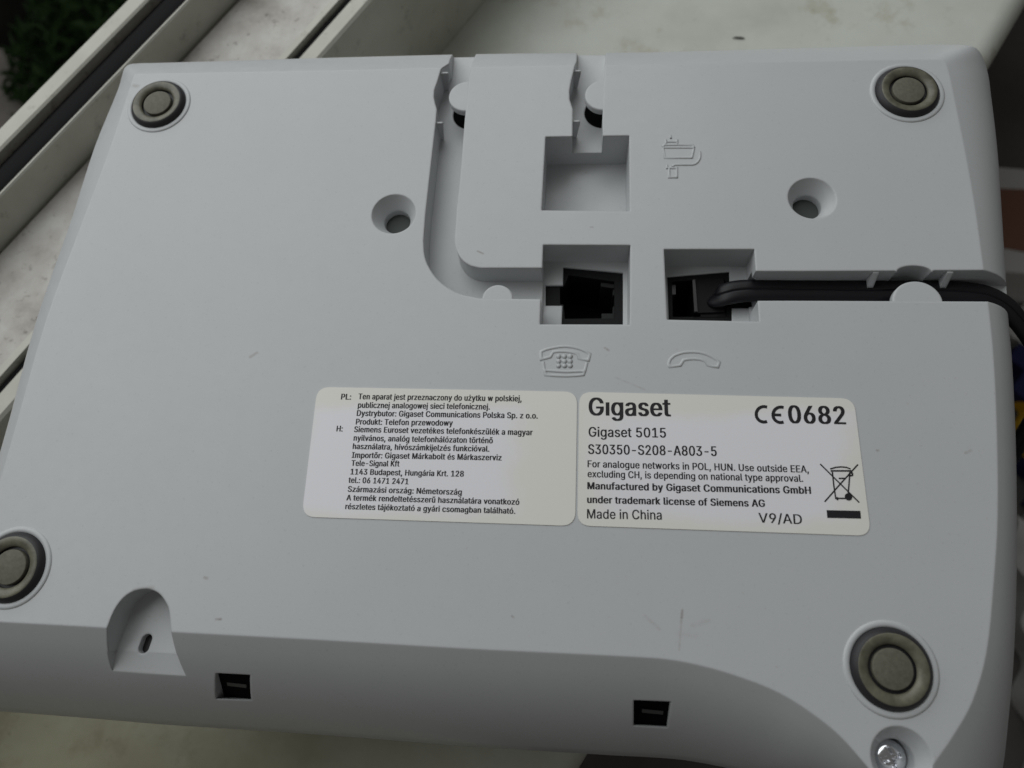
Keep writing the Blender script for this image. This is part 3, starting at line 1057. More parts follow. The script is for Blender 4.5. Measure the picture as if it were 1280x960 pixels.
# outlines of the printed letters: advance, points, triangles (500 units to the em)
GLYPHS = {" ": (94, "", ""),
    ',': (94, "19,-60 34,36 68,36 42,-60", "1,0,3 3,2,1"),
    '-': (227, "168,122 168,94 57,94 57,122", "3,2,1 1,0,3"),
    '.': (94, "48,-2 42,-1 36,1 31,4 28,9 26,15 25,20 26,27 28,32 31,37 36,40 42,43 48,43 54,43 59,40 64,37 68,32 70,27 71,20 70,15 68,9 64,4 59,1 54,-1", "6,5,4 4,3,6 1,0,2 2,0,3 0,9,3 6,3,9 7,6,9 8,7,9 22,21,23 19,18,20 18,17,15 16,15,17 20,18,21 18,15,12 13,12,15 14,13,15 23,21,0 21,18,0 18,12,0 9,0,12 10,9,12 11,10,12"),
    '/': (125, "117,266 36,-38 7,-38 89,266", "0,3,1 2,1,3"),
    '0': (227, "113,-3 95,-2 79,3 65,12 53,24 42,39 34,57 29,77 25,101 24,127 25,153 29,177 35,197 43,215 53,230 65,242 79,251 95,256 113,258 131,256 147,251 161,242 174,230 184,215 192,197 198,177 201,153 203,127 201,101 198,77 192,57 184,39 174,24 162,12 147,3 131,-2 113,25 125,26 136,30 145,37 153,46 160,58 165,72 169,88 171,107 172,127 171,148 169,166 165,182 160,197 153,208 145,218 136,224 125,228 113,230 101,228 91,224 82,218 73,208 67,197 62,182 58,166 55,148 55,127 55,107 58,88 62,72 67,58 73,46 82,37 91,30 101,26", "7,6,66 66,65,7 8,7,65 65,64,8 9,8,64 64,63,9 63,62,9 10,9,62 62,61,10 11,10,61 61,60,11 12,11,60 0,36,71 0,71,1 1,71,2 71,70,2 3,2,70 69,3,70 57,56,15 16,15,56 56,55,16 55,17,16 3,69,4 69,68,4 5,4,68 68,67,5 6,5,67 66,6,67 12,60,59 13,12,59 59,58,13 14,13,58 58,57,14 57,15,14 18,54,53 18,53,19 37,35,34 38,37,34 34,33,38 39,38,33 51,21,52 21,20,52 53,52,20 19,53,20 30,29,42 43,42,29 29,28,43 44,43,28 28,27,44 45,44,27 46,45,27 27,26,46 47,46,26 26,25,47 48,47,25 25,24,48 39,33,32 40,39,32 32,31,40 41,40,31 31,30,41 30,42,41 48,24,49 24,23,49 50,49,23 23,22,50 51,50,22 21,51,22 35,37,0 36,0,37 54,18,55 17,55,18"),
    '1': (227, "38,0 38,27 195,27 195,0 138,254 138,0 106,0 106,224 105,224 43,179 43,213 99,254 138,27 106,27", "11,10,8 8,10,9 3,2,5 13,12,7 1,0,6 11,8,7 7,4,11 12,13,6 4,7,12 5,2,12 6,5,12 1,6,13"),
    '2': (227, "32,0 32,24 117,114 126,124 134,133 141,141 147,149 152,156 155,163 158,170 160,178 160,186 159,194 157,202 154,209 149,215 143,220 137,224 129,227 121,229 112,230 102,229 94,227 86,224 79,219 74,213 69,207 66,199 64,190 64,181 33,181 34,196 37,209 43,221 51,232 60,241 72,248 84,253 98,257 112,258 127,257 141,254 153,248 164,241 173,233 181,223 186,211 189,199 191,186 190,177 188,168 185,159 181,150 175,140 168,129 159,118 147,105 133,90 76,30 76,28 195,28 195,0", "1,0,59 29,28,30 31,30,28 28,27,31 32,31,27 33,32,27 27,26,33 34,33,26 26,25,34 25,35,34 38,22,21 21,20,38 37,23,22 22,38,37 18,40,19 39,19,40 57,2,58 19,39,20 38,20,39 1,59,58 58,2,1 35,25,24 36,35,24 24,23,36 23,37,36 17,16,42 41,17,42 50,49,10 11,10,49 49,48,11 5,55,54 6,5,54 54,53,6 7,6,53 53,52,7 8,7,52 52,51,8 9,8,51 51,50,9 50,10,9 11,48,12 48,47,12 47,46,12 13,12,46 46,45,13 14,13,45 45,44,14 15,14,44 44,43,15 16,15,43 42,16,43 59,0,61 61,60,59 2,57,56 3,2,56 4,3,56 56,55,4 55,5,4 17,41,18 40,18,41"),
    '3': (227, "109,-3 94,-2 80,0 66,5 54,11 44,19 35,29 28,40 24,52 22,66 55,66 56,58 59,50 63,44 69,38 75,33 83,30 91,27 100,25 109,25 119,26 129,27 138,30 145,35 152,40 157,46 161,54 164,63 165,72 164,81 162,90 158,98 153,105 146,112 137,117 127,121 115,123 101,124 78,124 78,150 144,224 144,226 35,226 35,254 186,254 186,230 106,139 106,144 124,145 140,143 154,138 167,131 177,122 185,111 192,99 195,86 196,72 195,58 191,45 185,33 177,22 166,13 154,6 141,1 125,-2 110,145", "3,15,4 15,14,4 5,4,14 14,13,5 6,5,13 13,12,6 7,6,12 12,11,7 8,7,11 11,10,8 9,8,10 17,16,2 17,2,1 1,18,17 64,20,0 19,0,20 35,48,36 18,1,0 0,19,18 46,37,36 36,48,46 39,46,47 2,16,3 15,3,16 37,46,38 46,39,38 22,21,63 22,63,62 23,22,62 33,50,34 49,34,50 58,57,27 28,27,57 57,56,28 56,55,28 29,28,55 55,54,29 30,29,54 54,53,30 23,62,61 24,23,61 61,60,24 25,24,60 60,59,25 26,25,59 59,58,26 58,27,26 30,53,31 53,52,31 32,31,52 52,51,32 33,32,51 50,33,51 45,40,47 41,40,45 45,44,41 63,21,64 20,64,21 34,49,35 48,35,49 39,47,40 43,42,41 41,44,43 46,48,65 47,46,65 45,47,65"),
    '4': (227, "20,53 20,79 123,254 155,254 54,83 54,81 207,81 207,53 141,0 141,61 141,73 141,159 171,159 171,0 141,53 141,81 171,81 171,53", "1,0,5 1,5,4 4,2,1 5,0,9 5,9,10 16,15,10 2,4,3 15,16,11 8,13,14 9,0,14 5,10,15 12,11,16 7,6,16 17,7,16 14,17,9 17,16,10 10,9,17 17,14,13"),
    '5': (227, "111,-3 96,-2 82,1 70,6 59,12 49,20 41,30 35,41 32,53 30,65 61,65 62,58 65,51 69,44 74,39 80,34 87,30 94,27 102,26 111,25 120,26 130,28 138,32 146,38 152,44 157,52 161,61 163,71 164,81 163,92 161,101 157,111 151,119 145,125 137,131 129,135 119,138 109,138 100,138 92,137 84,134 76,131 69,127 64,123 34,126 48,254 183,254 183,226 75,226 67,151 68,151 74,155 81,159 89,162 97,165 106,166 115,167 126,166 137,164 147,160 156,156 165,150 172,143 179,134 185,125 189,116 193,105 195,94 195,82 194,66 191,51 184,38 176,26 166,16 154,8 141,1 126,-2", "9,8,10 49,43,42 5,4,14 14,13,5 6,5,13 13,12,6 7,6,12 12,11,7 8,7,11 10,8,11 43,49,44 45,44,49 40,39,52 39,53,52 17,1,18 55,37,56 18,1,0 0,19,18 37,55,38 54,38,55 1,17,2 16,2,17 53,39,38 38,54,53 2,16,3 16,15,3 4,3,15 14,4,15 49,42,41 50,49,41 41,40,50 51,50,40 40,52,51 45,49,48 20,76,21 57,36,35 35,58,57 21,76,75 22,21,75 75,74,22 74,23,22 33,60,34 60,59,34 35,34,59 58,35,59 71,70,26 27,26,70 70,69,27 28,27,69 69,68,28 68,67,28 29,28,67 67,66,29 30,29,66 66,65,30 23,74,73 24,23,73 73,72,24 25,24,72 72,71,25 71,26,25 30,65,31 65,64,31 64,63,31 32,31,63 63,62,32 33,32,62 62,61,33 60,33,61 76,20,0 19,0,20 56,37,36 36,57,56 47,46,48 45,48,46"),
    '6': (227, "113,-3 98,-2 84,1 71,7 60,15 50,25 42,37 36,51 33,65 32,81 33,93 35,106 40,119 47,134 56,151 69,170 126,254 161,254 75,131 73,131 75,135 79,140 83,144 87,148 92,151 98,153 104,155 110,157 117,157 132,156 146,153 158,147 169,140 178,131 185,120 190,107 193,94 194,79 193,63 190,49 184,36 176,25 166,15 155,7 142,1 128,-2 113,24 123,25 131,27 139,31 146,37 152,43 157,51 161,59 163,69 164,79 163,89 161,98 157,107 152,114 146,121 139,126 131,130 123,132 113,133 104,132 95,130 87,126 80,121 74,114 69,107 65,99 63,89 62,79 63,69 65,59 69,51 74,43 80,37 87,31 95,27 104,25 87,148", "6,5,76 76,75,6 7,6,75 75,74,7 8,7,74 74,73,8 9,8,73 73,72,9 10,9,72 11,10,72 72,71,11 12,11,71 71,70,12 18,20,19 19,69,68 18,19,68 20,18,21 65,26,25 1,81,80 66,65,24 65,25,24 1,80,2 80,79,2 18,68,67 2,79,3 79,78,3 4,3,78 78,77,4 5,4,77 76,5,77 12,70,69 13,12,69 69,19,13 14,13,19 19,20,14 20,21,14 21,22,14 15,14,22 22,23,15 64,28,27 45,48,47 45,47,0 46,0,47 28,64,63 62,61,30 29,62,30 48,45,44 44,49,48 62,29,63 28,63,29 41,40,52 53,52,40 40,39,53 39,38,53 54,53,38 38,37,54 55,54,37 56,55,37 37,36,56 57,56,36 36,35,57 35,34,57 58,57,34 34,33,58 49,44,43 50,49,43 43,42,50 51,50,42 42,41,51 41,52,51 58,33,59 33,32,59 60,59,32 32,31,60 61,60,31 30,61,31 15,23,16 81,1,0 0,46,81 26,65,64 64,27,26 67,66,18 82,18,24 66,24,18 22,21,18 18,82,23 17,16,23 23,22,18 17,23,82"),
    '7': (227, "48,0 162,224 162,226 31,226 31,254 195,254 195,224 82,0", "0,7,1 2,1,6 6,5,2 6,1,7 4,3,2 2,5,4"),
    '8': (227, "113,-3 97,-2 82,1 68,6 56,13 45,21 37,31 31,42 27,54 26,68 27,78 29,88 33,98 37,106 43,114 51,121 58,126 67,130 76,132 76,133 65,138 55,145 46,154 40,165 36,177 35,190 36,203 40,214 45,225 53,234 62,242 73,249 85,254 99,257 113,258 128,257 141,254 153,249 164,242 173,234 181,225 186,214 190,203 191,190 190,177 186,165 180,154 171,145 162,138 150,133 150,132 159,130 168,126 176,121 183,114 189,106 194,98 197,88 200,78 200,68 199,54 195,42 189,31 181,21 171,13 158,6 145,1 130,-2 113,25 124,25 134,27 142,30 150,34 156,40 161,46 165,53 168,61 168,69 168,78 165,87 161,94 156,101 149,107 141,111 133,115 123,117 113,118 103,117 93,115 85,111 77,107 70,101 65,94 61,87 58,78 58,69 58,61 61,53 64,46 70,40 76,34 84,30 92,27 102,25 113,145 122,145 130,147 137,150 144,154 149,159 154,165 157,172 159,180 160,188 159,196 157,203 154,210 149,216 144,221 138,225 130,228 122,229 113,230 104,229 96,228 89,225 82,221 77,216 72,210 69,203 67,196 66,188 67,180 69,172 72,165 77,159 82,154 89,150 96,147 104,145", "6,5,98 98,97,6 7,6,97 97,96,7 8,7,96 9,8,96 96,95,9 10,9,95 95,94,10 11,10,94 94,93,11 12,11,93 13,12,93 93,92,13 14,13,92 24,23,132 132,131,24 25,24,131 131,130,25 26,25,130 32,125,124 103,1,0 0,68,103 86,139,87 1,103,102 138,88,87 87,139,138 123,33,124 32,124,33 1,102,2 102,101,2 3,2,101 100,3,101 89,88,18 88,138,18 19,18,138 138,137,19 136,19,137 31,126,125 125,32,31 3,100,4 100,99,4 5,4,99 98,5,99 14,92,91 15,14,91 16,15,91 91,90,16 17,16,90 90,89,17 89,18,17 19,136,20 136,135,20 21,20,135 135,134,21 22,21,134 134,133,22 23,22,133 132,23,133 26,130,129 27,26,129 28,27,129 129,128,28 29,28,128 128,127,29 30,29,127 127,126,30 126,31,30 34,122,121 121,35,34 119,36,120 67,70,69 84,106,85 105,85,106 35,121,120 120,36,35 71,66,65 72,71,65 70,67,66 66,71,70 82,50,83 84,83,50 106,84,50 50,49,106 107,106,49 49,108,107 118,37,119 36,119,37 63,62,74 75,74,62 62,61,75 76,75,61 61,60,76 60,59,76 77,76,59 59,58,77 78,77,58 58,57,78 79,78,57 57,56,79 56,55,79 80,79,55 55,54,80 45,44,112 113,112,44 44,43,113 114,113,43 43,42,114 72,65,64 73,72,64 64,63,73 63,74,73 80,54,81 54,53,81 53,52,81 82,81,52 52,51,82 50,82,51 108,49,48 109,108,48 48,47,109 110,109,47 47,46,110 111,110,46 46,45,111 45,112,111 114,42,115 42,41,115 41,40,115 116,115,40 40,39,116 117,116,39 39,38,117 118,117,38 37,118,38 67,69,0 68,0,69 85,105,86 105,104,86 139,86,104 122,34,123 33,123,34"),
    '9': (227, "113,258 128,257 142,253 155,247 166,239 176,229 184,217 190,204 193,189 194,173 194,161 191,148 186,135 180,120 170,103 158,84 100,0 65,0 151,124 154,124 151,119 148,115 144,111 139,107 134,104 128,101 122,99 116,98 109,97 94,98 81,102 69,107 58,114 49,124 41,134 36,147 33,161 32,176 33,191 36,205 42,218 50,230 60,239 71,247 84,253 98,257 113,230 104,229 95,227 87,223 80,218 74,211 69,204 66,195 63,186 63,176 63,166 66,156 69,148 74,140 80,134 87,129 95,125 104,122 113,122 123,122 131,125 139,129 146,134 152,140 157,147 161,156 163,165 164,175 163,185 161,195 157,204 152,211 146,218 139,223 131,227 123,229 139,107", "34,33,58 58,57,34 35,34,57 36,35,57 57,56,36 37,36,56 56,55,37 55,54,37 38,37,54 54,53,38 39,38,53 53,52,39 40,39,52 41,40,52 43,50,49 49,44,43 64,28,27 46,0,47 28,64,63 45,48,47 47,0,45 28,63,29 63,62,29 30,29,62 61,30,62 44,49,48 48,45,44 15,23,16 30,61,31 61,60,31 32,31,60 60,59,32 33,32,59 58,33,59 41,52,51 42,41,51 51,50,42 50,43,42 65,26,25 65,25,24 24,66,65 1,81,80 18,21,20 18,68,67 79,2,80 1,80,2 14,13,19 71,70,12 12,11,71 72,71,11 11,10,72 10,9,72 73,72,9 9,8,73 74,73,8 8,7,74 75,74,7 7,6,75 76,75,6 6,5,76 22,23,15 15,14,22 21,22,14 20,21,14 14,19,20 18,20,19 68,18,19 69,68,19 19,13,69 13,12,69 12,70,69 76,5,77 5,4,77 78,77,4 4,3,78 79,78,3 2,79,3 64,27,26 26,65,64 0,46,81 81,1,0 67,66,18 82,18,24 66,24,18 21,18,22 18,82,23 17,16,23 23,22,18 17,23,82"),
    ':': (94, "48,-2 42,-1 36,1 31,4 28,9 26,15 25,20 26,27 28,32 31,37 36,40 42,43 48,43 54,43 59,40 64,37 68,32 70,27 71,20 70,15 68,9 64,4 59,1 54,-1 48,135 42,136 36,138 31,142 28,147 26,152 25,158 26,164 28,170 31,174 36,178 42,180 48,181 54,180 59,178 64,174 68,170 70,164 71,158 70,152 68,147 64,142 59,138 54,136", "6,5,4 4,3,6 3,9,6 7,6,9 9,8,7 30,29,28 1,0,2 12,11,10 2,0,3 9,3,0 0,12,9 12,10,9 30,28,27 27,33,30 31,30,33 32,31,33 22,21,23 15,14,13 19,18,20 43,42,44 45,44,42 42,41,39 40,39,41 20,18,21 18,17,15 17,16,15 47,46,45 24,47,45 45,42,24 36,24,42 42,39,36 37,36,39 38,37,39 23,21,0 21,18,0 12,0,18 18,15,12 15,13,12 26,25,24 27,26,24 33,27,24 24,36,33 34,33,36 35,34,36"),
    'A': (240, "8,0 101,254 138,254 231,0 198,0 144,151 140,161 136,173 132,186 127,201 122,219 116,239 123,239 117,219 111,201 106,185 102,172 98,161 95,151 43,0 55,71 55,99 185,99 185,71 119,228 77,99 162,99 172,71 67,71", "0,19,20 21,18,17 0,20,21 1,16,15 1,15,14 14,13,1 13,11,1 16,1,17 21,17,1 0,21,1 8,7,2 8,2,9 10,9,2 12,10,2 4,3,23 3,22,23 6,5,22 2,7,6 6,22,2 22,3,2 28,25,20 11,13,24 11,24,12 1,11,12 12,2,1 26,27,23 10,12,24 25,28,26 18,21,25 21,20,25 22,5,26 23,22,26 4,23,27 27,26,28 20,19,28"),
    'B': (228, "30,0 30,254 121,254 137,253 152,250 164,245 175,239 184,230 190,221 195,210 198,199 199,187 198,177 197,168 193,160 189,153 184,148 178,143 172,139 165,136 157,133 157,131 166,130 174,127 182,123 189,117 196,110 201,102 205,92 208,81 209,68 208,56 205,44 200,33 193,24 184,16 172,9 158,4 142,1 123,0 62,29 122,29 140,30 154,34 165,40 172,48 176,58 178,68 177,77 175,85 171,92 166,99 160,104 153,109 144,113 135,115 124,115 62,115 62,143 119,143 128,143 136,145 144,148 151,152 157,157 162,163 165,170 167,178 168,186 167,197 163,206 156,214 147,221 135,225 120,226 62,226", "40,57,0 1,0,57 74,2,75 59,58,57 1,57,58 58,75,1 75,2,1 60,56,55 41,39,38 38,42,41 60,55,61 40,0,39 39,41,40 59,57,56 56,60,59 73,3,74 2,74,3 54,53,21 63,62,20 20,19,63 64,63,19 72,71,5 4,72,5 42,38,37 37,43,42 54,21,55 61,55,21 21,20,61 20,62,61 72,4,73 3,73,4 34,33,45 33,32,45 46,45,32 32,31,46 47,46,31 31,30,47 30,29,47 48,47,29 29,28,48 49,48,28 28,27,49 50,49,27 27,26,50 26,25,50 51,50,25 24,51,25 13,12,67 68,67,12 12,11,68 11,10,68 69,68,10 10,9,69 43,37,36 44,43,36 36,35,44 35,34,44 34,45,44 51,24,52 24,23,52 23,22,52 53,52,22 21,53,22 64,19,18 18,17,64 65,64,17 17,16,65 16,15,65 66,65,15 15,14,66 14,13,66 13,67,66 69,9,70 9,8,70 8,7,70 71,70,7 7,6,71 5,71,6"),
    'C': (255, "134,-3 113,-2 93,4 75,12 59,25 46,40 35,58 27,78 22,101 20,127 22,153 27,176 35,197 46,215 59,230 75,242 93,251 113,256 134,258 146,257 158,255 170,252 181,248 191,242 201,236 210,228 217,219 224,209 229,198 234,187 236,174 204,174 202,183 199,190 195,197 190,204 185,209 179,214 172,218 165,222 158,224 150,226 142,228 134,228 119,227 105,223 92,216 80,207 71,196 62,182 57,166 53,148 52,127 53,107 57,88 63,72 71,59 80,47 92,38 105,32 119,28 134,26 142,27 150,28 158,30 165,33 172,36 179,40 185,45 190,51 195,57 199,64 202,72 204,80 236,80 234,68 229,56 224,45 217,36 210,27 201,19 192,12 181,7 170,2 159,-1 146,-3", "6,5,56 56,55,6 7,6,55 55,54,7 8,7,54 54,53,8 9,8,53 52,9,53 9,52,51 10,9,51 51,50,10 11,10,50 50,49,11 12,11,49 49,48,12 13,12,48 15,47,46 1,59,2 16,45,17 2,59,58 45,16,46 15,46,16 0,61,60 85,63,62 18,42,19 85,62,0 61,0,62 42,18,43 44,43,18 0,60,1 59,1,60 17,45,44 44,18,17 2,58,3 58,57,3 4,3,57 5,4,57 56,5,57 13,48,47 14,13,47 47,15,14 40,20,41 64,84,83 83,65,64 39,21,40 20,40,21 38,37,23 22,38,23 65,83,82 66,65,82 82,81,66 81,67,66 38,22,39 21,39,22 78,77,70 71,70,77 77,76,71 72,71,76 76,75,72 73,72,75 75,74,73 30,29,31 32,31,29 29,28,32 33,32,28 28,27,33 34,33,27 27,26,34 67,81,80 68,67,80 80,79,68 69,68,79 79,78,69 78,70,69 34,26,35 26,25,35 36,35,25 25,24,36 37,36,24 23,37,24 63,85,84 84,64,63 19,42,41 41,20,19"),
    'D': (251, "109,0 48,0 48,29 107,29 127,30 144,34 159,40 171,49 182,61 189,75 195,90 198,108 200,128 198,147 195,165 190,180 182,194 172,205 160,214 145,221 129,225 110,226 47,226 47,254 113,254 136,253 157,248 176,239 192,228 206,213 217,196 225,175 229,153 231,128 229,102 224,80 217,59 206,42 192,27 175,15 156,7 134,2 62,254 62,0 30,0 30,254 62,226 62,29", "45,44,22 22,23,45 0,3,43 2,43,47 43,2,1 44,1,2 22,44,2 22,2,46 22,46,42 23,22,42 41,5,4 24,20,25 26,19,18 5,41,40 40,6,5 25,20,19 19,26,25 41,4,0 3,0,4 20,24,21 42,21,24 27,17,28 34,33,11 12,11,33 13,12,33 33,32,13 37,36,8 9,8,36 36,35,9 10,9,35 35,34,10 34,11,10 13,32,14 32,31,14 15,14,31 31,30,15 16,15,30 30,29,16 17,16,29 28,17,29 6,40,39 7,6,39 39,38,7 38,37,7 37,8,7 17,27,18 26,18,27 21,42,46 2,47,46 43,3,47"),
    'E': (209, "30,0 30,254 186,254 186,226 62,226 62,143 178,143 178,114 62,114 62,29 188,29 188,0", "0,9,8 1,0,8 8,5,1 5,4,1 9,0,11 11,10,9 5,8,7 7,6,5 3,2,4 1,4,2"),
    'F': (205, "30,0 30,254 185,254 185,226 62,226 62,139 173,139 173,111 62,111 62,0", "9,8,0 8,5,0 1,0,5 3,2,4 5,8,7 7,6,5 1,5,4 4,2,1"),
    'G': (260, "134,-3 113,-2 93,4 75,13 59,25 45,40 35,58 27,78 22,102 20,127 22,153 27,176 35,197 45,215 59,230 74,242 92,251 112,256 132,258 146,257 158,255 170,252 181,247 192,242 202,235 210,227 218,218 225,208 230,198 234,186 237,174 204,174 201,182 198,190 194,197 189,203 184,208 178,213 172,218 165,221 158,224 150,226 141,227 133,228 118,227 104,223 92,216 80,207 70,196 62,182 57,166 53,148 52,127 53,107 57,88 63,72 71,59 81,47 92,38 105,32 119,28 134,26 148,27 161,31 172,36 183,43 191,51 198,62 203,74 206,87 207,101 217,100 141,100 141,128 239,128 239,100 237,80 233,62 225,45 215,31 203,19 188,9 172,2 154,-2 207,100", "6,5,56 56,55,6 7,6,55 55,54,7 8,7,54 54,53,8 9,8,53 52,9,53 9,52,51 10,9,51 51,50,10 11,10,50 50,49,11 12,11,49 49,48,12 13,12,48 58,57,3 45,17,16 58,3,2 2,59,58 45,16,46 43,18,44 60,1,0 0,61,60 18,43,42 42,19,18 59,2,1 1,60,59 17,45,44 44,18,17 3,57,4 5,4,57 56,5,57 13,48,47 14,13,47 15,14,47 47,46,15 46,16,15 40,20,41 82,63,83 62,83,63 39,21,40 20,40,21 65,64,81 81,64,82 63,82,64 37,23,38 23,22,38 39,38,22 21,39,22 76,75,71 75,74,71 78,77,67 68,67,77 77,76,68 69,68,76 76,71,69 70,84,71 71,74,70 30,29,31 32,31,29 29,28,32 65,81,80 66,65,80 80,79,66 79,78,66 78,67,66 32,28,33 28,27,33 34,33,27 27,26,34 35,34,26 26,25,35 36,35,25 25,24,36 37,36,24 23,37,24 83,62,0 61,0,62 84,70,72 73,72,70 70,74,73 19,42,41 41,20,19 69,71,84"),
    'H': (258, "30,0 30,254 62,254 62,144 196,144 196,254 228,254 228,0 196,0 196,116 62,116 62,0", "0,11,10 1,0,10 10,3,1 3,2,1 9,8,7 7,6,9 4,9,6 6,5,4 3,10,9 9,4,3"),
    'I': (150, "16,0 16,29 59,29 59,226 16,226 16,254 135,254 135,226 91,226 91,29 135,29 135,0", "1,0,2 3,5,4 9,11,10 7,6,8 2,0,11 11,9,2 3,2,9 9,8,3 8,6,3 5,3,6"),
    'K': (233, "52,73 52,108 58,116 64,123 70,131 75,138 81,145 87,152 93,159 100,165 106,172 182,254 224,254 116,138 114,138 30,0 30,254 62,254 62,167 62,112 62,97 62,0 186,0 94,130 114,155 224,0 62,121 62,83 99,122 121,144", "2,1,19 15,0,1 16,15,1 0,15,21 1,0,20 19,1,20 2,19,26 2,26,18 1,2,18 16,1,18 18,17,16 7,6,23 24,14,13 22,25,13 13,25,29 24,13,29 12,11,24 14,24,23 9,8,24 10,9,24 24,11,10 19,20,23 3,19,23 4,3,23 5,4,23 23,6,5 0,21,27 20,0,27 19,3,26 14,23,28 13,14,28 22,13,28 20,27,28 23,20,28 8,7,24 7,23,24 12,24,29"),
    'L': (196, "30,0 30,254 62,254 62,29 181,29 181,0", "1,0,3 3,0,5 5,4,3 1,3,2"),
    'M': (314, "30,0 30,254 76,254 139,94 140,89 142,85 144,79 146,74 148,68 150,61 152,55 154,48 156,42 158,36 159,30 161,24 154,24 155,30 157,35 159,41 161,48 163,54 165,61 167,67 169,73 171,79 173,85 175,89 176,94 238,254 284,254 284,0 252,0 252,145 252,151 252,157 252,163 252,170 252,177 253,184 253,192 253,199 253,207 253,214 253,221 253,229 256,229 254,221 251,213 249,205 246,197 244,189 241,181 238,174 236,167 234,161 232,155 230,150 228,145 171,0 143,0 85,145 83,150 82,155 80,160 77,167 75,173 72,181 70,188 67,196 65,204 62,212 59,220 56,229 59,229 60,222 60,215 60,208 60,201 60,193 60,186 61,178 61,171 61,164 61,158 61,151 61,145 61,0 157,36 253,219 60,218", "80,79,1 79,78,1 78,77,1 73,1,77 72,73,77 77,76,72 73,72,75 74,73,75 87,86,0 1,0,86 86,85,1 85,84,1 84,83,1 83,82,1 82,81,1 80,1,81 75,72,90 10,16,11 12,17,18 11,16,17 17,12,11 16,10,60 67,2,68 69,68,2 70,69,2 71,70,2 75,71,2 74,75,2 73,74,2 1,73,2 14,15,20 19,13,14 14,20,19 20,15,21 44,47,46 45,44,46 40,39,30 41,40,30 42,41,30 43,42,30 30,46,43 46,47,43 47,44,89 33,32,31 31,30,33 34,33,30 35,34,30 36,35,30 37,36,30 38,37,30 30,39,38 89,44,48 58,28,27 51,50,29 50,49,29 49,48,29 48,44,29 44,45,29 45,46,29 46,30,29 16,60,59 59,15,16 17,16,15 15,14,17 18,17,14 14,13,18 18,13,88 13,19,88 28,58,57 67,66,2 62,61,3 3,2,65 66,65,2 65,64,3 64,63,3 63,62,3 12,18,88 52,51,29 29,28,54 55,54,28 56,55,28 57,56,28 54,53,29 53,52,29 43,47,89 15,59,21 59,58,25 26,25,58 27,26,58 25,24,59 24,23,59 23,22,59 22,21,59 4,3,61 61,60,6 7,6,60 8,7,60 9,8,60 10,9,60 6,5,61 5,4,61 72,76,90 71,75,90"),
    'N': (262, "30,0 30,254 68,254 172,91 174,87 178,82 181,75 185,69 189,61 194,53 198,45 203,36 207,27 202,27 202,36 201,45 200,54 200,63 200,71 200,79 199,86 199,92 199,97 199,254 232,254 232,0 193,0 101,145 97,152 93,158 89,165 84,173 79,181 74,191 68,201 61,213 54,226 60,227 60,215 61,203 61,192 62,182 62,172 62,164 62,157 62,150 62,145 62,0 201,39 60,215", "39,38,36 44,43,1 43,42,1 42,41,1 41,40,1 36,1,40 39,36,40 37,36,49 2,34,33 47,46,0 1,0,46 46,45,1 44,1,45 37,35,34 34,2,37 36,37,2 1,36,2 9,26,10 26,9,8 14,13,11 11,13,12 11,12,15 16,15,12 12,25,16 17,16,25 18,17,25 19,18,25 20,19,25 25,12,26 12,13,26 10,26,13 13,14,10 14,11,48 20,25,21 22,21,25 25,24,22 23,22,24 8,7,26 2,33,32 28,27,3 3,2,29 30,29,2 31,30,2 32,31,2 29,28,3 11,15,48 10,14,48 3,27,26 4,3,26 5,4,26 6,5,26 7,6,26 36,38,49 35,37,49"),
    'O': (267, "133,-3 112,-2 93,4 75,12 59,25 46,40 35,58 27,78 22,101 20,127 22,153 27,176 35,197 46,215 59,230 75,242 93,251 112,256 133,258 155,256 174,251 192,242 208,230 221,215 232,197 240,176 245,153 247,127 245,101 240,78 232,58 221,40 208,25 192,12 174,4 155,-2 133,26 148,28 162,32 175,38 186,47 196,58 204,72 210,88 214,106 215,127 214,148 210,166 204,182 196,196 186,207 175,216 162,223 148,227 133,228 119,227 105,223 92,216 81,207 71,196 63,182 57,166 53,148 52,127 53,106 57,88 63,72 71,58 81,47 92,38 105,32 119,28", "7,6,66 66,65,7 8,7,65 65,64,8 9,8,64 64,63,9 63,62,9 10,9,62 62,61,10 11,10,61 61,60,11 12,11,60 2,69,3 69,68,3 58,57,15 0,36,71 0,71,1 70,1,71 55,17,56 16,56,17 1,70,2 69,2,70 56,16,57 15,57,16 3,68,4 5,4,68 68,67,5 6,5,67 66,6,67 12,60,59 13,12,59 59,58,13 14,13,58 58,15,14 18,54,53 34,38,35 35,38,37 52,19,53 18,53,19 40,39,33 50,21,51 20,51,21 33,39,34 38,34,39 51,20,52 19,52,20 30,29,42 43,42,29 29,28,43 44,43,28 28,27,44 45,44,27 46,45,27 27,26,46 47,46,26 26,25,47 48,47,25 25,24,48 40,33,32 32,31,40 41,40,31 31,30,41 30,42,41 48,24,49 24,23,49 50,49,23 23,22,50 21,50,22 35,37,0 36,0,37 54,18,55 17,55,18"),
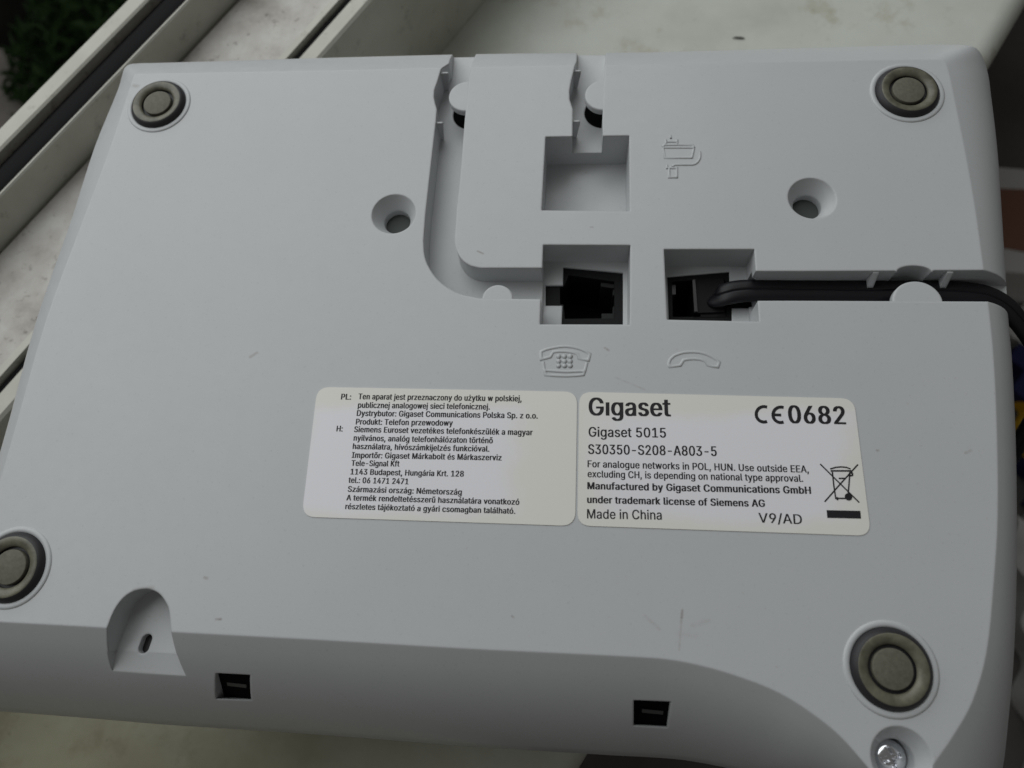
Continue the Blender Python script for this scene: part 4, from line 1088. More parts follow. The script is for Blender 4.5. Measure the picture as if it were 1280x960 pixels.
    'P': (222, "30,0 30,254 118,254 136,253 152,250 166,244 178,236 187,226 195,215 200,202 203,189 204,174 203,159 200,145 195,133 187,121 178,112 166,104 152,98 136,94 118,93 55,93 55,121 116,121 129,122 139,124 149,128 156,133 162,139 167,147 170,155 172,164 172,174 172,184 170,193 167,201 162,208 156,214 148,219 139,223 129,225 116,226 62,226 62,0 62,121 62,93", "43,21,0 21,22,0 1,0,22 40,2,41 42,41,2 21,43,45 22,21,45 22,44,42 1,22,42 42,2,1 19,25,24 25,19,18 18,26,25 38,4,39 3,39,4 19,24,20 23,20,24 39,3,40 2,40,3 16,15,28 29,28,15 15,14,29 14,13,29 30,29,13 13,12,30 31,30,12 12,11,31 32,31,11 33,32,11 11,10,33 34,33,10 10,9,34 35,34,9 9,8,35 8,7,35 36,35,7 7,6,36 26,18,17 27,26,17 17,16,27 16,28,27 36,6,37 6,5,37 38,37,5 4,38,5 20,23,45 23,44,45 44,22,45"),
    'S': (223, "112,-4 94,-3 78,0 64,5 51,11 41,20 32,30 25,42 21,54 19,68 52,68 54,59 57,51 62,44 68,38 75,33 83,29 92,27 102,25 112,25 123,25 133,27 143,30 151,34 159,40 165,46 169,53 172,61 173,70 172,77 170,84 166,89 161,94 155,99 148,102 140,106 132,108 122,111 92,120 72,126 56,135 43,145 34,156 28,170 26,186 27,200 31,213 37,224 46,234 57,242 69,249 83,254 97,257 114,258 130,257 145,254 158,249 170,242 180,234 189,224 195,213 199,202 200,189 169,189 166,201 160,211 151,219 140,225 127,228 112,229 102,229 92,227 84,224 76,220 70,215 64,209 61,203 58,195 58,188 58,180 61,173 65,167 71,162 78,158 85,154 92,151 99,149 106,147 132,140 140,137 148,135 156,132 164,128 172,124 179,119 186,113 192,106 197,99 201,90 203,80 204,69 203,56 199,43 193,32 185,21 174,13 162,5 147,0 130,-3", "6,5,13 13,12,6 7,6,12 12,11,7 8,7,11 11,10,8 9,8,10 42,41,80 43,42,80 80,79,43 44,43,79 79,78,44 45,44,78 78,77,45 46,45,77 77,76,46 47,46,76 76,75,47 48,47,75 73,72,50 72,51,50 0,19,18 0,18,1 17,1,18 87,86,38 85,38,86 52,71,70 1,17,2 16,2,17 38,85,39 85,84,39 83,39,84 51,72,71 71,52,51 2,16,3 16,15,3 4,3,15 15,14,4 5,4,14 13,5,14 39,83,40 83,82,40 41,40,82 82,81,41 80,41,81 48,75,74 49,48,74 74,73,49 73,50,49 88,36,89 20,108,21 36,88,37 34,33,92 92,91,34 21,108,107 22,21,107 107,106,22 106,23,22 34,91,35 91,90,35 36,35,90 89,36,90 66,56,67 56,55,67 68,67,55 54,68,55 104,103,25 26,25,103 103,102,26 27,26,102 102,101,27 28,27,101 101,100,28 100,99,28 29,28,99 99,98,29 30,29,98 98,97,30 97,96,30 31,30,96 96,95,31 62,61,63 64,63,61 61,60,64 60,59,64 23,106,105 24,23,105 105,104,24 104,25,24 31,95,32 95,94,32 94,93,32 33,32,93 92,33,93 64,59,65 59,58,65 66,65,58 58,57,66 56,66,57 108,20,0 19,0,20 87,38,37 37,88,87 68,54,69 54,53,69 70,69,53 52,70,53"),
    'T': (224, "16,226 16,254 208,254 208,226 128,226 128,0 96,0 96,226", "1,0,7 3,2,4 7,6,5 5,4,7 4,2,7 1,7,2"),
    'U': (259, "129,-4 110,-3 93,1 77,8 63,17 52,27 42,40 36,54 31,70 30,87 30,254 62,254 62,89 63,77 66,66 70,57 77,48 84,40 94,34 104,29 116,27 129,26 143,27 155,29 165,34 175,40 182,48 188,57 193,66 195,77 196,89 196,254 229,254 229,87 227,70 223,54 216,40 207,27 195,17 182,8 166,1 149,-3", "9,8,13 13,12,9 10,9,12 12,11,10 18,2,19 20,1,0 19,2,1 1,20,19 2,18,3 17,3,18 3,17,4 17,16,4 5,4,16 16,15,5 6,5,15 7,6,15 15,14,7 8,7,14 13,8,14 41,23,22 23,41,40 24,23,40 40,39,24 39,25,24 35,34,28 29,28,34 34,33,29 30,29,33 33,32,30 31,30,32 25,39,38 26,25,38 38,37,26 27,26,37 37,36,27 36,35,27 35,28,27 41,22,0 22,21,0 20,0,21"),
    'V': (240, "102,0 8,254 42,254 96,103 99,94 103,82 108,69 113,53 118,35 124,15 117,15 123,36 129,54 133,69 138,82 142,94 145,103 197,254 231,254 139,0 121,27", "4,3,0 0,3,1 2,1,3 10,8,0 8,7,0 7,6,0 6,5,0 4,0,5 17,16,18 18,16,19 15,19,16 11,9,19 12,11,19 13,12,19 14,13,19 19,15,14 10,0,19 19,9,10 10,9,20 9,11,20 8,10,20"),
    'a': (195, "80,-4 68,-4 57,-1 47,2 38,8 30,14 24,22 19,32 16,42 15,54 16,64 18,73 22,80 26,87 32,92 39,97 46,100 54,103 63,105 71,107 80,109 89,110 100,111 109,112 117,113 123,114 129,116 133,117 135,120 137,123 138,127 138,128 137,136 136,142 133,148 130,153 125,158 120,161 113,163 106,165 98,165 89,165 82,164 75,161 69,158 63,154 59,150 55,146 52,142 50,137 20,146 26,156 32,165 39,173 48,179 57,184 66,188 77,190 87,192 97,192 104,192 112,191 119,190 128,187 135,184 143,180 150,175 156,168 161,160 165,150 168,139 168,126 168,0 138,0 138,26 136,26 134,21 130,17 126,12 121,8 115,4 108,1 100,-2 90,-4 85,23 96,23 106,26 114,29 121,34 127,40 132,47 135,54 137,61 138,69 138,95 136,93 133,92 130,91 125,90 121,89 116,88 110,87 105,86 100,86 95,85 91,84 88,84 81,83 74,81 67,79 61,77 56,74 52,70 48,65 47,59 46,52 46,46 48,41 51,36 55,32 59,29 65,26 71,24 78,23", "5,4,119 119,118,5 6,5,118 118,117,6 7,6,117 117,116,7 8,7,116 116,115,8 9,8,115 115,114,9 10,9,114 11,10,114 114,113,11 12,11,113 13,12,113 113,112,13 14,13,112 15,14,112 51,50,49 49,48,51 48,47,51 52,51,47 1,122,2 122,121,2 21,106,105 105,104,21 83,84,0 123,0,84 20,107,106 106,21,20 57,42,41 41,58,57 0,123,1 122,1,123 18,109,108 19,18,108 108,107,19 107,20,19 55,44,43 56,55,43 43,42,56 42,57,56 2,121,3 121,120,3 4,3,120 119,4,120 15,112,111 16,15,111 111,110,16 17,16,110 110,109,17 109,18,17 52,47,46 53,52,46 46,45,53 54,53,45 45,44,54 44,55,54 59,40,60 38,61,39 85,82,81 81,86,85 22,103,102 102,101,22 101,23,22 60,40,39 39,61,60 24,100,99 87,79,78 24,99,98 98,25,24 86,81,80 80,79,86 79,87,86 23,101,100 100,24,23 37,63,38 63,62,38 61,38,62 74,73,72 72,71,93 94,93,71 30,29,71 31,30,71 71,70,31 32,31,70 70,69,32 91,90,74 74,72,91 92,91,72 72,93,92 96,95,94 28,27,94 94,71,28 71,29,28 32,69,33 69,68,33 34,33,68 68,67,34 35,34,67 67,66,35 66,65,35 87,78,77 88,87,77 77,76,88 76,75,88 89,88,75 75,74,89 74,90,89 25,98,97 97,96,25 26,25,96 96,94,26 94,27,26 35,65,36 65,64,36 37,36,64 63,37,64 82,85,83 84,83,85 103,22,104 21,104,22 40,59,41 58,41,59"),
    'b': (212, "115,-4 104,-3 94,-1 86,2 79,6 74,11 69,16 65,21 62,25 59,29 56,29 56,0 26,0 26,254 57,254 57,160 59,160 62,164 65,168 69,173 73,178 79,182 86,186 94,190 103,192 115,192 130,191 144,187 156,180 168,171 177,160 185,146 191,131 194,113 195,94 194,75 191,58 185,42 177,29 168,17 157,8 144,1 130,-3 110,23 121,24 131,28 140,33 147,40 153,48 158,58 161,70 163,82 164,95 163,108 161,120 158,131 153,140 147,149 140,156 131,161 121,164 110,165 99,164 89,161 81,156 73,149 67,141 62,131 59,120 57,108 56,95 57,81 59,69 63,58 67,48 73,39 81,32 89,27 99,24", "11,10,12 71,70,12 70,69,12 13,12,69 69,15,13 73,72,10 12,10,72 71,12,72 15,69,68 68,67,15 2,78,3 78,77,3 22,63,62 62,23,22 3,77,4 5,4,77 77,76,5 6,5,76 20,19,64 64,63,20 21,20,63 63,22,21 6,76,7 8,7,76 76,75,8 9,8,75 75,74,9 10,9,74 73,10,74 15,67,66 16,15,66 66,65,16 17,16,65 65,64,17 18,17,64 64,19,18 13,15,14 61,25,24 44,0,42 43,1,0 0,44,43 25,61,60 60,26,25 58,27,59 46,45,41 41,45,42 44,42,45 26,60,59 59,27,26 37,36,49 50,49,36 36,35,50 51,50,35 35,34,51 52,51,34 53,52,34 34,33,53 54,53,33 33,32,54 55,54,32 32,31,55 46,41,40 40,39,46 47,46,39 39,38,47 48,47,38 38,37,48 37,49,48 55,31,56 31,30,56 57,56,30 30,29,57 58,57,29 29,28,58 27,58,28 78,2,1 1,43,78 61,24,62 23,62,24"),
    'c': (198, "104,-4 87,-3 72,1 58,8 46,17 36,29 28,43 22,58 18,75 17,94 18,113 22,130 28,146 36,159 46,171 58,180 72,187 87,191 104,192 113,192 122,191 130,189 138,186 146,182 153,178 159,173 165,167 170,161 174,154 178,146 181,138 151,131 150,136 148,140 145,145 142,149 139,152 135,155 131,158 126,161 121,162 116,164 110,165 104,165 92,164 81,161 73,155 65,148 59,139 54,129 51,118 49,106 48,94 49,81 51,70 54,59 59,49 65,40 73,33 81,28 92,24 104,23 110,24 116,24 121,26 126,28 131,30 135,33 139,36 143,40 146,44 148,49 150,54 152,59 181,51 179,43 175,35 171,28 165,22 160,16 153,11 146,6 138,3 130,0 122,-2 113,-4", "6,5,56 56,55,6 7,6,55 55,54,7 8,7,54 54,53,8 9,8,53 53,52,9 52,51,9 10,9,51 51,50,10 11,10,50 50,49,11 12,11,49 41,19,42 18,42,19 85,62,0 61,0,62 42,18,43 0,61,1 61,60,1 2,1,60 59,2,60 16,45,44 17,16,44 44,43,17 43,18,17 2,59,3 59,58,3 4,3,58 58,57,4 5,4,57 56,5,57 12,49,48 13,12,48 48,47,13 14,13,47 47,46,14 15,14,46 46,45,15 45,16,15 84,64,63 64,84,83 83,65,64 39,21,40 20,40,21 65,83,82 82,66,65 37,23,38 23,22,38 39,38,22 21,39,22 78,77,70 71,70,77 77,76,71 72,71,76 76,75,72 73,72,75 75,74,73 30,29,31 32,31,29 29,28,32 33,32,28 28,27,33 66,82,81 67,66,81 81,80,67 68,67,80 80,79,68 69,68,79 79,78,69 78,70,69 33,27,34 27,26,34 35,34,26 26,25,35 36,35,25 25,24,36 37,36,24 23,37,24 84,63,85 62,85,63 40,20,41 19,41,20"),
    'd': (212, "98,-4 82,-3 68,1 56,8 44,17 35,29 27,42 22,58 18,75 17,94 18,113 22,131 27,146 35,160 45,171 56,180 69,187 83,191 98,192 109,192 118,190 126,186 133,182 139,178 144,173 147,168 151,164 153,160 155,160 155,254 186,254 186,0 156,0 156,29 153,29 151,25 147,21 143,16 139,11 133,6 126,2 118,-1 109,-3 102,23 113,24 123,27 132,32 139,39 145,48 150,58 153,69 155,81 156,95 155,108 153,120 150,131 145,141 139,149 132,156 123,161 113,164 102,165 91,164 81,161 72,156 65,149 59,140 54,131 51,120 49,108 48,95 49,82 51,70 54,58 59,48 65,40 73,33 81,28 91,24", "7,6,73 73,72,7 8,7,72 72,71,8 9,8,71 71,70,9 70,69,9 10,9,69 69,68,10 11,10,68 68,67,11 12,11,67 64,63,16 64,16,15 77,1,78 42,43,0 78,1,0 0,43,78 61,18,62 17,62,18 1,77,2 76,2,77 62,17,63 16,63,17 2,76,3 4,3,76 76,75,4 5,4,75 75,74,5 6,5,74 73,6,74 12,67,66 13,12,66 66,65,13 14,13,65 65,64,14 64,15,14 60,20,19 44,41,40 40,45,44 59,21,60 20,60,21 24,23,58 45,40,39 39,38,45 46,45,38 38,37,46 58,23,59 23,22,59 21,59,22 31,33,32 31,52,51 52,31,53 31,30,53 28,53,30 50,49,33 33,31,50 31,51,50 53,28,54 55,54,28 56,55,28 27,56,28 28,30,29 46,37,36 36,35,46 47,46,35 35,34,47 48,47,34 34,33,48 33,49,48 56,27,57 27,26,57 58,57,26 26,25,58 24,58,25 41,44,42 43,42,44 60,19,61 18,61,19"),
    'e': (202, "106,-4 88,-3 73,1 58,8 46,17 36,29 28,42 22,58 18,75 17,93 18,112 22,129 28,145 36,159 46,170 58,180 71,187 86,191 103,192 113,192 123,190 133,187 142,183 151,177 160,170 167,162 173,152 179,141 182,128 185,113 186,97 186,85 37,85 37,110 169,110 155,101 154,113 152,124 149,134 144,143 138,151 131,157 123,161 113,164 103,165 92,164 82,161 73,157 66,151 59,143 54,135 51,125 49,116 48,105 48,89 49,75 51,64 55,53 61,44 67,37 76,31 85,26 95,24 106,23 114,23 120,25 127,26 133,29 138,32 143,36 147,41 150,47 153,53 182,45 179,36 174,27 168,20 160,13 151,7 141,2 130,-1 119,-3 154,110 48,110 48,85", "8,7,32 9,8,32 35,34,82 52,51,33 7,6,56 56,55,7 32,7,55 54,53,32 53,33,32 9,32,33 10,9,33 11,10,33 33,51,11 12,11,51 51,50,12 13,12,50 48,47,15 47,16,15 0,63,62 45,44,18 0,62,1 61,1,62 17,46,45 45,18,17 1,61,2 61,60,2 3,2,60 59,3,60 16,47,46 46,17,16 3,59,4 59,58,4 5,4,58 58,57,5 6,5,57 56,6,57 13,50,49 14,13,49 49,48,14 48,15,14 64,81,65 65,81,80 80,66,65 42,20,43 19,43,20 66,80,79 79,67,66 42,41,22 22,21,42 20,42,21 30,29,34 29,28,34 75,74,71 72,71,74 74,73,72 31,35,54 31,30,35 30,34,35 37,36,34 34,28,37 28,27,37 67,79,78 68,67,78 78,77,68 69,68,77 77,76,69 70,69,76 76,75,70 75,71,70 37,27,38 27,26,38 39,38,26 26,25,39 40,39,25 25,24,40 24,23,40 41,40,23 22,41,23 81,64,0 63,0,64 53,54,35 43,19,44 18,44,19 32,55,84 54,32,84 52,33,83 34,36,82 33,53,83 53,35,82 53,82,83 31,54,84"),
    'f': (127, "114,190 114,164 3,164 3,190 40,0 40,216 41,226 44,235 48,243 53,250 60,255 68,259 76,262 85,264 94,265 100,265 106,264 111,263 115,262 119,261 121,260 114,234 112,235 110,235 107,236 105,237 101,237 97,237 89,236 82,234 77,230 74,225 72,218 71,209 71,0 40,164 40,190 71,190 71,164", "35,38,36 30,29,10 11,10,29 29,12,11 38,35,34 33,32,5 6,5,32 32,31,6 7,6,31 8,7,31 31,30,8 9,8,30 30,10,9 27,14,28 13,28,14 25,16,26 15,26,16 26,15,27 14,27,15 22,21,20 20,19,22 23,22,19 19,18,23 23,18,24 18,17,24 25,24,17 16,25,17 12,29,28 28,13,12 36,37,33 4,34,35 3,2,35 36,3,35 33,5,36 1,0,37 38,1,37 37,36,38"),
    'g': (213, "103,-75 90,-75 78,-73 67,-70 57,-66 49,-61 41,-55 35,-49 30,-42 25,-35 51,-20 54,-24 57,-29 61,-33 65,-37 71,-41 77,-44 85,-47 93,-48 103,-49 118,-47 130,-44 141,-38 149,-29 154,-17 156,-3 156,34 153,34 150,30 147,26 143,21 139,16 133,12 126,8 118,5 109,3 97,2 83,4 69,7 56,13 45,22 35,32 28,45 22,60 18,77 17,96 18,114 22,131 27,147 35,160 45,171 56,180 69,187 83,191 98,192 109,192 119,190 127,186 134,182 139,178 144,173 148,168 151,164 154,159 157,159 157,190 186,190 186,-4 185,-20 181,-33 175,-45 167,-54 157,-62 145,-68 132,-72 118,-74 102,30 113,30 123,33 132,38 139,44 145,51 150,61 153,71 156,83 156,96 156,109 153,121 150,132 145,141 139,150 132,156 123,161 114,164 102,165 91,164 81,161 73,156 65,149 59,141 54,131 51,120 49,109 48,96 49,84 51,72 54,61 59,52 65,44 73,38 81,33 91,30", "8,7,12 12,11,8 11,10,8 9,8,10 43,42,106 106,105,43 44,43,105 105,104,44 45,44,104 104,103,45 103,102,45 46,45,102 102,101,46 47,46,101 101,100,47 48,47,100 16,15,3 3,15,4 1,17,2 36,76,111 94,54,95 17,1,18 36,111,37 110,37,111 53,96,95 95,54,53 16,3,2 2,17,16 37,110,38 109,38,110 52,97,96 96,53,52 4,15,5 15,14,5 6,5,14 14,13,6 7,6,13 12,7,13 38,109,39 40,39,109 109,108,40 41,40,108 108,107,41 42,41,107 106,42,107 48,100,99 49,48,99 99,98,49 50,49,98 98,97,50 51,50,97 97,52,51 19,0,75 20,19,75 77,35,34 34,33,77 33,78,77 92,57,93 57,56,93 55,93,56 79,31,30 60,59,91 20,75,74 74,21,20 78,33,32 32,31,78 31,79,78 91,59,92 59,58,92 57,92,58 68,67,25 26,25,67 85,84,67 67,66,85 86,85,66 65,64,66 71,70,23 70,69,23 24,23,69 69,68,24 68,25,24 83,82,26 26,67,83 67,84,83 86,66,87 66,64,87 88,87,64 89,88,64 63,89,64 21,74,73 22,21,73 73,72,22 72,71,22 71,23,22 79,30,29 29,28,79 80,79,28 28,27,80 81,80,27 27,26,81 26,82,81 89,63,90 63,62,90 91,90,62 62,61,91 60,91,61 18,1,0 0,19,18 76,36,35 35,77,76 93,55,94 54,94,55"),
    'h': (205, "57,113 57,0 26,0 26,254 57,254 57,144 51,144 58,159 66,172 76,181 87,187 100,191 114,192 126,191 137,189 148,184 157,178 164,170 170,160 175,149 178,135 179,120 179,0 148,0 148,118 147,131 143,143 136,152 128,159 117,163 105,165 96,164 88,162 80,159 74,154 68,148 63,141 60,133 58,124 57,157", "3,2,6 2,1,0 6,2,0 0,38,6 10,32,31 9,33,32 32,10,9 8,34,33 33,9,8 6,38,37 5,6,37 37,36,5 36,35,5 7,5,35 35,34,7 34,8,7 3,6,4 12,29,13 29,12,30 11,30,12 13,29,28 28,14,13 24,23,22 22,21,24 24,21,25 21,20,25 20,19,25 26,25,19 19,18,26 18,17,26 27,26,17 17,16,27 16,15,27 28,27,15 14,28,15 30,11,31 10,31,11 5,7,39 6,5,39 4,6,39"),
    'i': (83, "26,0 26,190 57,190 57,0 42,221 36,222 31,224 27,227 23,231 21,236 21,242 21,247 23,252 27,256 31,259 36,261 42,262 47,261 52,259 57,256 60,252 62,247 63,242 62,236 60,231 57,227 52,224 47,222", "10,9,8 11,10,12 13,7,6 14,5,15 5,14,6 13,6,14 10,8,7 7,13,10 12,10,13 17,16,27 26,18,27 17,27,18 22,21,20 23,22,24 25,24,22 19,25,22 22,20,19 18,26,25 25,19,18 1,0,3 3,2,1 27,16,4 5,4,16 15,5,16"),
    'j': (83, "26,190 57,190 57,-15 56,-26 54,-36 51,-45 46,-53 40,-59 32,-65 24,-68 13,-71 2,-71 -5,-71 -5,-43 1,-43 9,-43 15,-40 20,-36 24,-30 26,-23 26,-15 42,221 36,222 31,224 27,227 23,231 21,236 20,242 21,247 23,252 27,256 31,259 36,261 42,262 47,261 52,259 57,256 60,252 62,247 63,242 62,236 60,231 57,227 52,224 47,222", "14,11,15 11,14,12 13,12,14 15,11,10 30,23,31 23,30,24 15,10,9 16,15,9 27,26,25 25,24,27 24,30,27 30,29,27 28,27,29 33,44,34 44,33,21 22,21,33 32,22,33 42,36,35 40,39,41 39,38,37 41,39,42 36,42,39 39,37,36 42,35,43 44,43,35 34,44,35 16,9,8 8,7,16 17,16,7 7,6,17 18,17,6 6,5,18 5,4,18 19,18,4 4,3,19 20,19,3 3,2,20 2,1,20 0,20,1 31,23,22 22,32,31"),
    'k': (190, "55,68 55,106 60,106 142,190 180,190 92,100 89,100 26,0 26,254 57,254 57,0 147,0 74,93 96,114 186,0 57,106 57,70 77,89 100,108", "1,15,9 0,7,10 7,0,1 8,7,1 1,9,8 5,13,6 11,14,5 13,5,18 4,3,13 1,0,16 12,6,13 13,3,2 5,14,18 0,10,16 6,12,17 12,2,15 15,16,12 15,1,16 5,6,17 11,5,17 12,16,17 2,12,13 4,13,18"),
    'l': (95, "70,-1 56,0 45,4 37,10 31,19 27,29 26,42 26,254 57,254 57,49 57,42 58,35 60,31 63,28 67,27 73,26 76,26 78,26 80,26 82,27 83,27 85,27 90,1 88,1 84,0 81,0 77,-1 73,-1", "14,13,1 2,1,13 13,12,2 3,2,12 4,3,12 12,11,4 5,4,11 11,10,5 6,5,10 10,9,6 7,6,9 9,8,7 15,0,27 15,27,26 26,16,15 24,23,19 20,19,23 23,22,20 22,21,20 16,26,25 17,16,25 18,17,25 25,24,18 24,19,18 14,1,0 0,15,14"),
    'm': (305, "26,0 26,190 56,190 56,148 54,148 57,157 61,166 66,173 72,179 79,184 86,188 94,191 102,193 110,193 123,192 134,187 144,180 151,171 157,160 160,147 156,147 159,156 163,164 169,172 175,178 182,183 190,187 199,191 208,192 218,193 229,192 239,190 249,186 257,180 264,173 270,164 275,154 278,141 278,128 278,0 248,0 248,127 247,139 243,149 236,156 228,161 219,164 209,165 201,165 194,163 187,160 181,156 177,151 173,145 170,139 168,131 168,124 168,0 137,0 137,130 136,140 132,148 126,156 119,161 110,164 100,165 92,165 85,163 79,160 73,156 67,151 63,145 60,137 58,129 57,119 57,0 56,155 158,154", "75,74,0 1,0,74 4,1,74 74,73,4 68,67,8 67,9,8 6,70,69 7,6,69 69,68,7 68,8,7 4,73,72 3,4,72 72,71,3 71,70,3 5,3,70 70,6,5 1,4,2 65,11,66 10,66,11 64,63,14 13,12,64 64,14,13 64,12,65 11,65,12 59,20,60 61,60,20 20,18,61 18,17,61 62,61,17 17,16,62 62,16,63 16,15,63 14,63,15 9,67,66 66,10,9 55,54,19 54,53,19 50,25,24 26,49,48 48,27,26 25,50,49 49,26,25 19,53,52 21,19,52 22,21,52 52,51,22 23,22,51 51,50,23 50,24,23 29,47,46 31,30,45 46,45,30 29,46,30 41,40,39 39,38,41 38,37,41 41,37,42 37,36,42 43,42,36 36,35,43 35,34,43 44,43,34 34,33,44 33,32,44 45,44,32 31,45,32 27,48,47 28,27,47 47,29,28 57,56,58 59,58,56 56,55,59 20,59,55 55,19,20 20,19,77 3,5,76 4,3,76 2,4,76 19,21,77 18,20,77"),
    'n': (205, "57,113 57,0 26,0 26,190 56,190 56,144 51,144 58,159 66,172 76,181 87,187 100,191 114,192 126,191 137,189 147,184 156,178 164,170 170,160 175,149 178,135 179,120 179,0 148,0 148,118 147,131 143,143 136,152 128,159 117,163 105,165 96,164 88,162 80,159 74,154 68,148 63,141 60,133 58,124 56,155", "1,0,2 3,2,0 6,3,0 0,38,6 3,6,4 10,32,31 9,33,32 32,10,9 8,34,33 33,9,8 6,38,37 5,6,37 37,36,5 36,35,5 7,5,35 35,34,7 34,8,7 12,29,13 29,12,30 11,30,12 13,29,28 28,14,13 24,23,22 22,21,24 24,21,25 21,20,25 20,19,25 26,25,19 19,18,26 18,17,26 27,26,17 17,16,27 16,15,27 28,27,15 14,28,15 30,11,31 10,31,11 5,7,39 6,5,39 4,6,39"),
    'o': (208, "104,-4 87,-3 72,1 58,8 46,17 36,29 28,43 22,58 18,75 17,94 18,113 22,130 28,146 36,159 46,171 58,180 72,187 87,191 104,192 120,191 136,187 149,180 161,171 171,159 180,146 186,130 189,113 191,94 189,75 186,58 180,43 171,29 161,17 149,8 136,1 120,-3 104,23 116,24 126,28 135,33 143,40 149,49 154,59 157,70 159,81 160,94 159,106 157,118 154,129 149,139 143,148 135,155 126,161 116,164 104,165 92,164 81,161 73,155 65,148 59,139 54,129 51,118 49,106 48,94 49,81 51,70 54,59 59,49 65,40 73,33 81,28 92,24", "7,6,66 66,65,7 8,7,65 65,64,8 9,8,64 64,63,9 63,62,9 10,9,62 62,61,10 11,10,61 61,60,11 12,11,60 0,36,1 36,71,1 1,71,2 71,70,2 3,2,70 69,3,70 57,56,15 16,15,56 56,55,16 55,17,16 3,69,4 69,68,4 5,4,68 68,67,5 6,5,67 66,6,67 12,60,59 13,12,59 59,58,13 14,13,58 58,57,14 57,15,14 54,53,19 18,54,19 37,35,34 38,37,34 34,33,38 39,38,33 51,21,52 21,20,52 53,52,20 19,53,20 30,29,42 43,42,29 29,28,43 44,43,28 28,27,44 45,44,27 46,45,27 27,26,46 47,46,26 26,25,47 48,47,25 25,24,48 39,33,32 40,39,32 32,31,40 41,40,31 31,30,41 30,42,41 48,24,49 24,23,49 50,49,23 23,22,50 51,50,22 21,51,22 35,37,0 36,0,37 17,55,54 54,18,17"),
    'p': (212, "26,-71 26,190 56,190 56,160 59,160 62,164 65,168 69,173 73,178 79,182 86,186 94,190 103,192 115,192 130,191 144,187 156,180 168,171 177,160 185,146 191,131 194,113 195,94 194,75 191,58 185,42 177,29 168,17 157,8 144,1 130,-3 115,-4 104,-3 94,-1 86,2 79,6 74,11 69,16 65,21 62,25 59,29 57,29 57,-71 110,23 121,24 131,28 140,33 147,40 153,48 158,58 161,70 163,82 164,95 163,108 161,120 158,131 153,140 147,149 140,156 131,161 121,164 110,165 99,164 89,161 81,156 73,149 67,141 62,131 59,120 57,108 56,95 57,81 59,69 63,58 67,48 73,39 81,32 89,27 99,24", "3,2,1 41,71,0 1,0,71 71,70,1 70,69,1 0,42,41 73,72,41 71,41,72 1,69,68 3,1,68 68,67,3 33,78,34 78,77,34 10,63,62 62,11,10 34,77,35 36,35,77 77,76,36 37,36,76 8,7,64 64,63,8 9,8,63 63,10,9 37,76,38 39,38,76 76,75,39 40,39,75 75,74,40 41,40,74 73,41,74 3,67,66 4,3,66 66,65,4 5,4,65 65,64,5 6,5,64 64,7,6 61,13,12 44,31,30 43,32,31 31,44,43 13,61,60 60,14,13 58,15,59 46,45,29 29,45,30 44,30,45 14,60,59 59,15,14 25,24,49 50,49,24 24,23,50 51,50,23 23,22,51 52,51,22 53,52,22 22,21,53 54,53,21 21,20,54 55,54,20 20,19,55 46,29,28 28,27,46 47,46,27 27,26,47 48,47,26 26,25,48 25,49,48 55,19,56 19,18,56 57,56,18 18,17,57 58,57,17 17,16,58 15,58,16 78,33,32 32,43,78 61,12,62 11,62,12"),
    'r': (130, "26,0 26,190 56,190 56,160 58,160 62,169 68,177 76,184 85,188 96,191 107,192 109,192 112,192 115,192 117,192 120,192 122,192 122,161 120,161 118,162 115,162 111,163 107,163 103,163 95,162 87,160 80,157 73,153 67,148 63,142 60,135 58,127 57,118 57,0", "3,2,1 33,32,0 1,0,32 32,31,1 3,1,31 27,26,5 26,6,5 3,31,30 30,29,3 4,3,29 29,28,4 28,27,4 27,5,4 23,9,24 10,22,11 22,10,23 9,23,10 20,14,13 18,17,16 18,16,19 15,19,16 19,15,20 14,20,15 20,13,21 13,12,21 22,21,12 11,22,12 6,26,25 7,6,25 8,7,25 25,24,8 24,9,8"),
    's': (182, "91,-4 78,-3 67,-2 56,2 46,6 38,12 31,19 25,27 21,37 18,47 47,53 50,44 55,36 62,30 70,26 80,24 91,23 103,24 113,26 122,31 129,37 133,44 134,51 133,58 131,63 127,68 122,72 115,75 106,78 75,85 59,90 46,96 36,104 29,113 25,124 23,137 24,147 27,157 33,166 39,173 48,180 58,185 69,189 81,191 94,192 106,192 117,190 127,186 136,182 143,176 149,170 155,162 159,154 162,145 134,139 131,146 127,152 121,158 114,163 105,165 94,166 83,165 74,163 65,158 59,153 56,146 54,139 55,132 58,126 62,122 68,118 76,114 86,111 115,105 131,100 143,93 153,86 160,76 164,66 166,53 165,43 161,33 156,24 149,16 140,9 130,3 118,-1 105,-3", "5,12,6 12,11,6 7,6,11 8,7,11 11,10,8 9,8,10 34,33,67 35,34,67 67,66,35 36,35,66 66,65,36 37,36,65 38,37,65 0,16,1 16,15,1 71,29,72 1,15,2 15,14,2 3,2,14 13,3,14 29,71,30 70,30,71 41,63,62 42,41,62 62,61,42 61,43,42 3,13,4 5,4,13 12,5,13 30,70,31 70,69,31 32,31,69 69,68,32 33,32,68 67,33,68 38,65,64 39,38,64 40,39,64 64,63,40 63,41,40 27,73,28 60,59,45 44,60,45 17,87,86 18,17,86 86,85,18 85,19,18 26,74,27 73,27,74 47,46,58 59,58,46 45,59,46 82,81,21 81,80,21 22,21,80 80,79,22 23,22,79 79,78,23 78,77,23 24,23,77 77,76,24 53,52,54 55,54,52 52,51,55 19,85,84 20,19,84 84,83,20 83,82,20 82,21,20 24,76,25 76,75,25 26,25,75 74,26,75 55,51,56 51,50,56 50,49,56 57,56,49 49,48,57 58,57,48 47,58,48 16,0,87 87,17,16 72,29,28 28,73,72 43,61,60 60,44,43"),
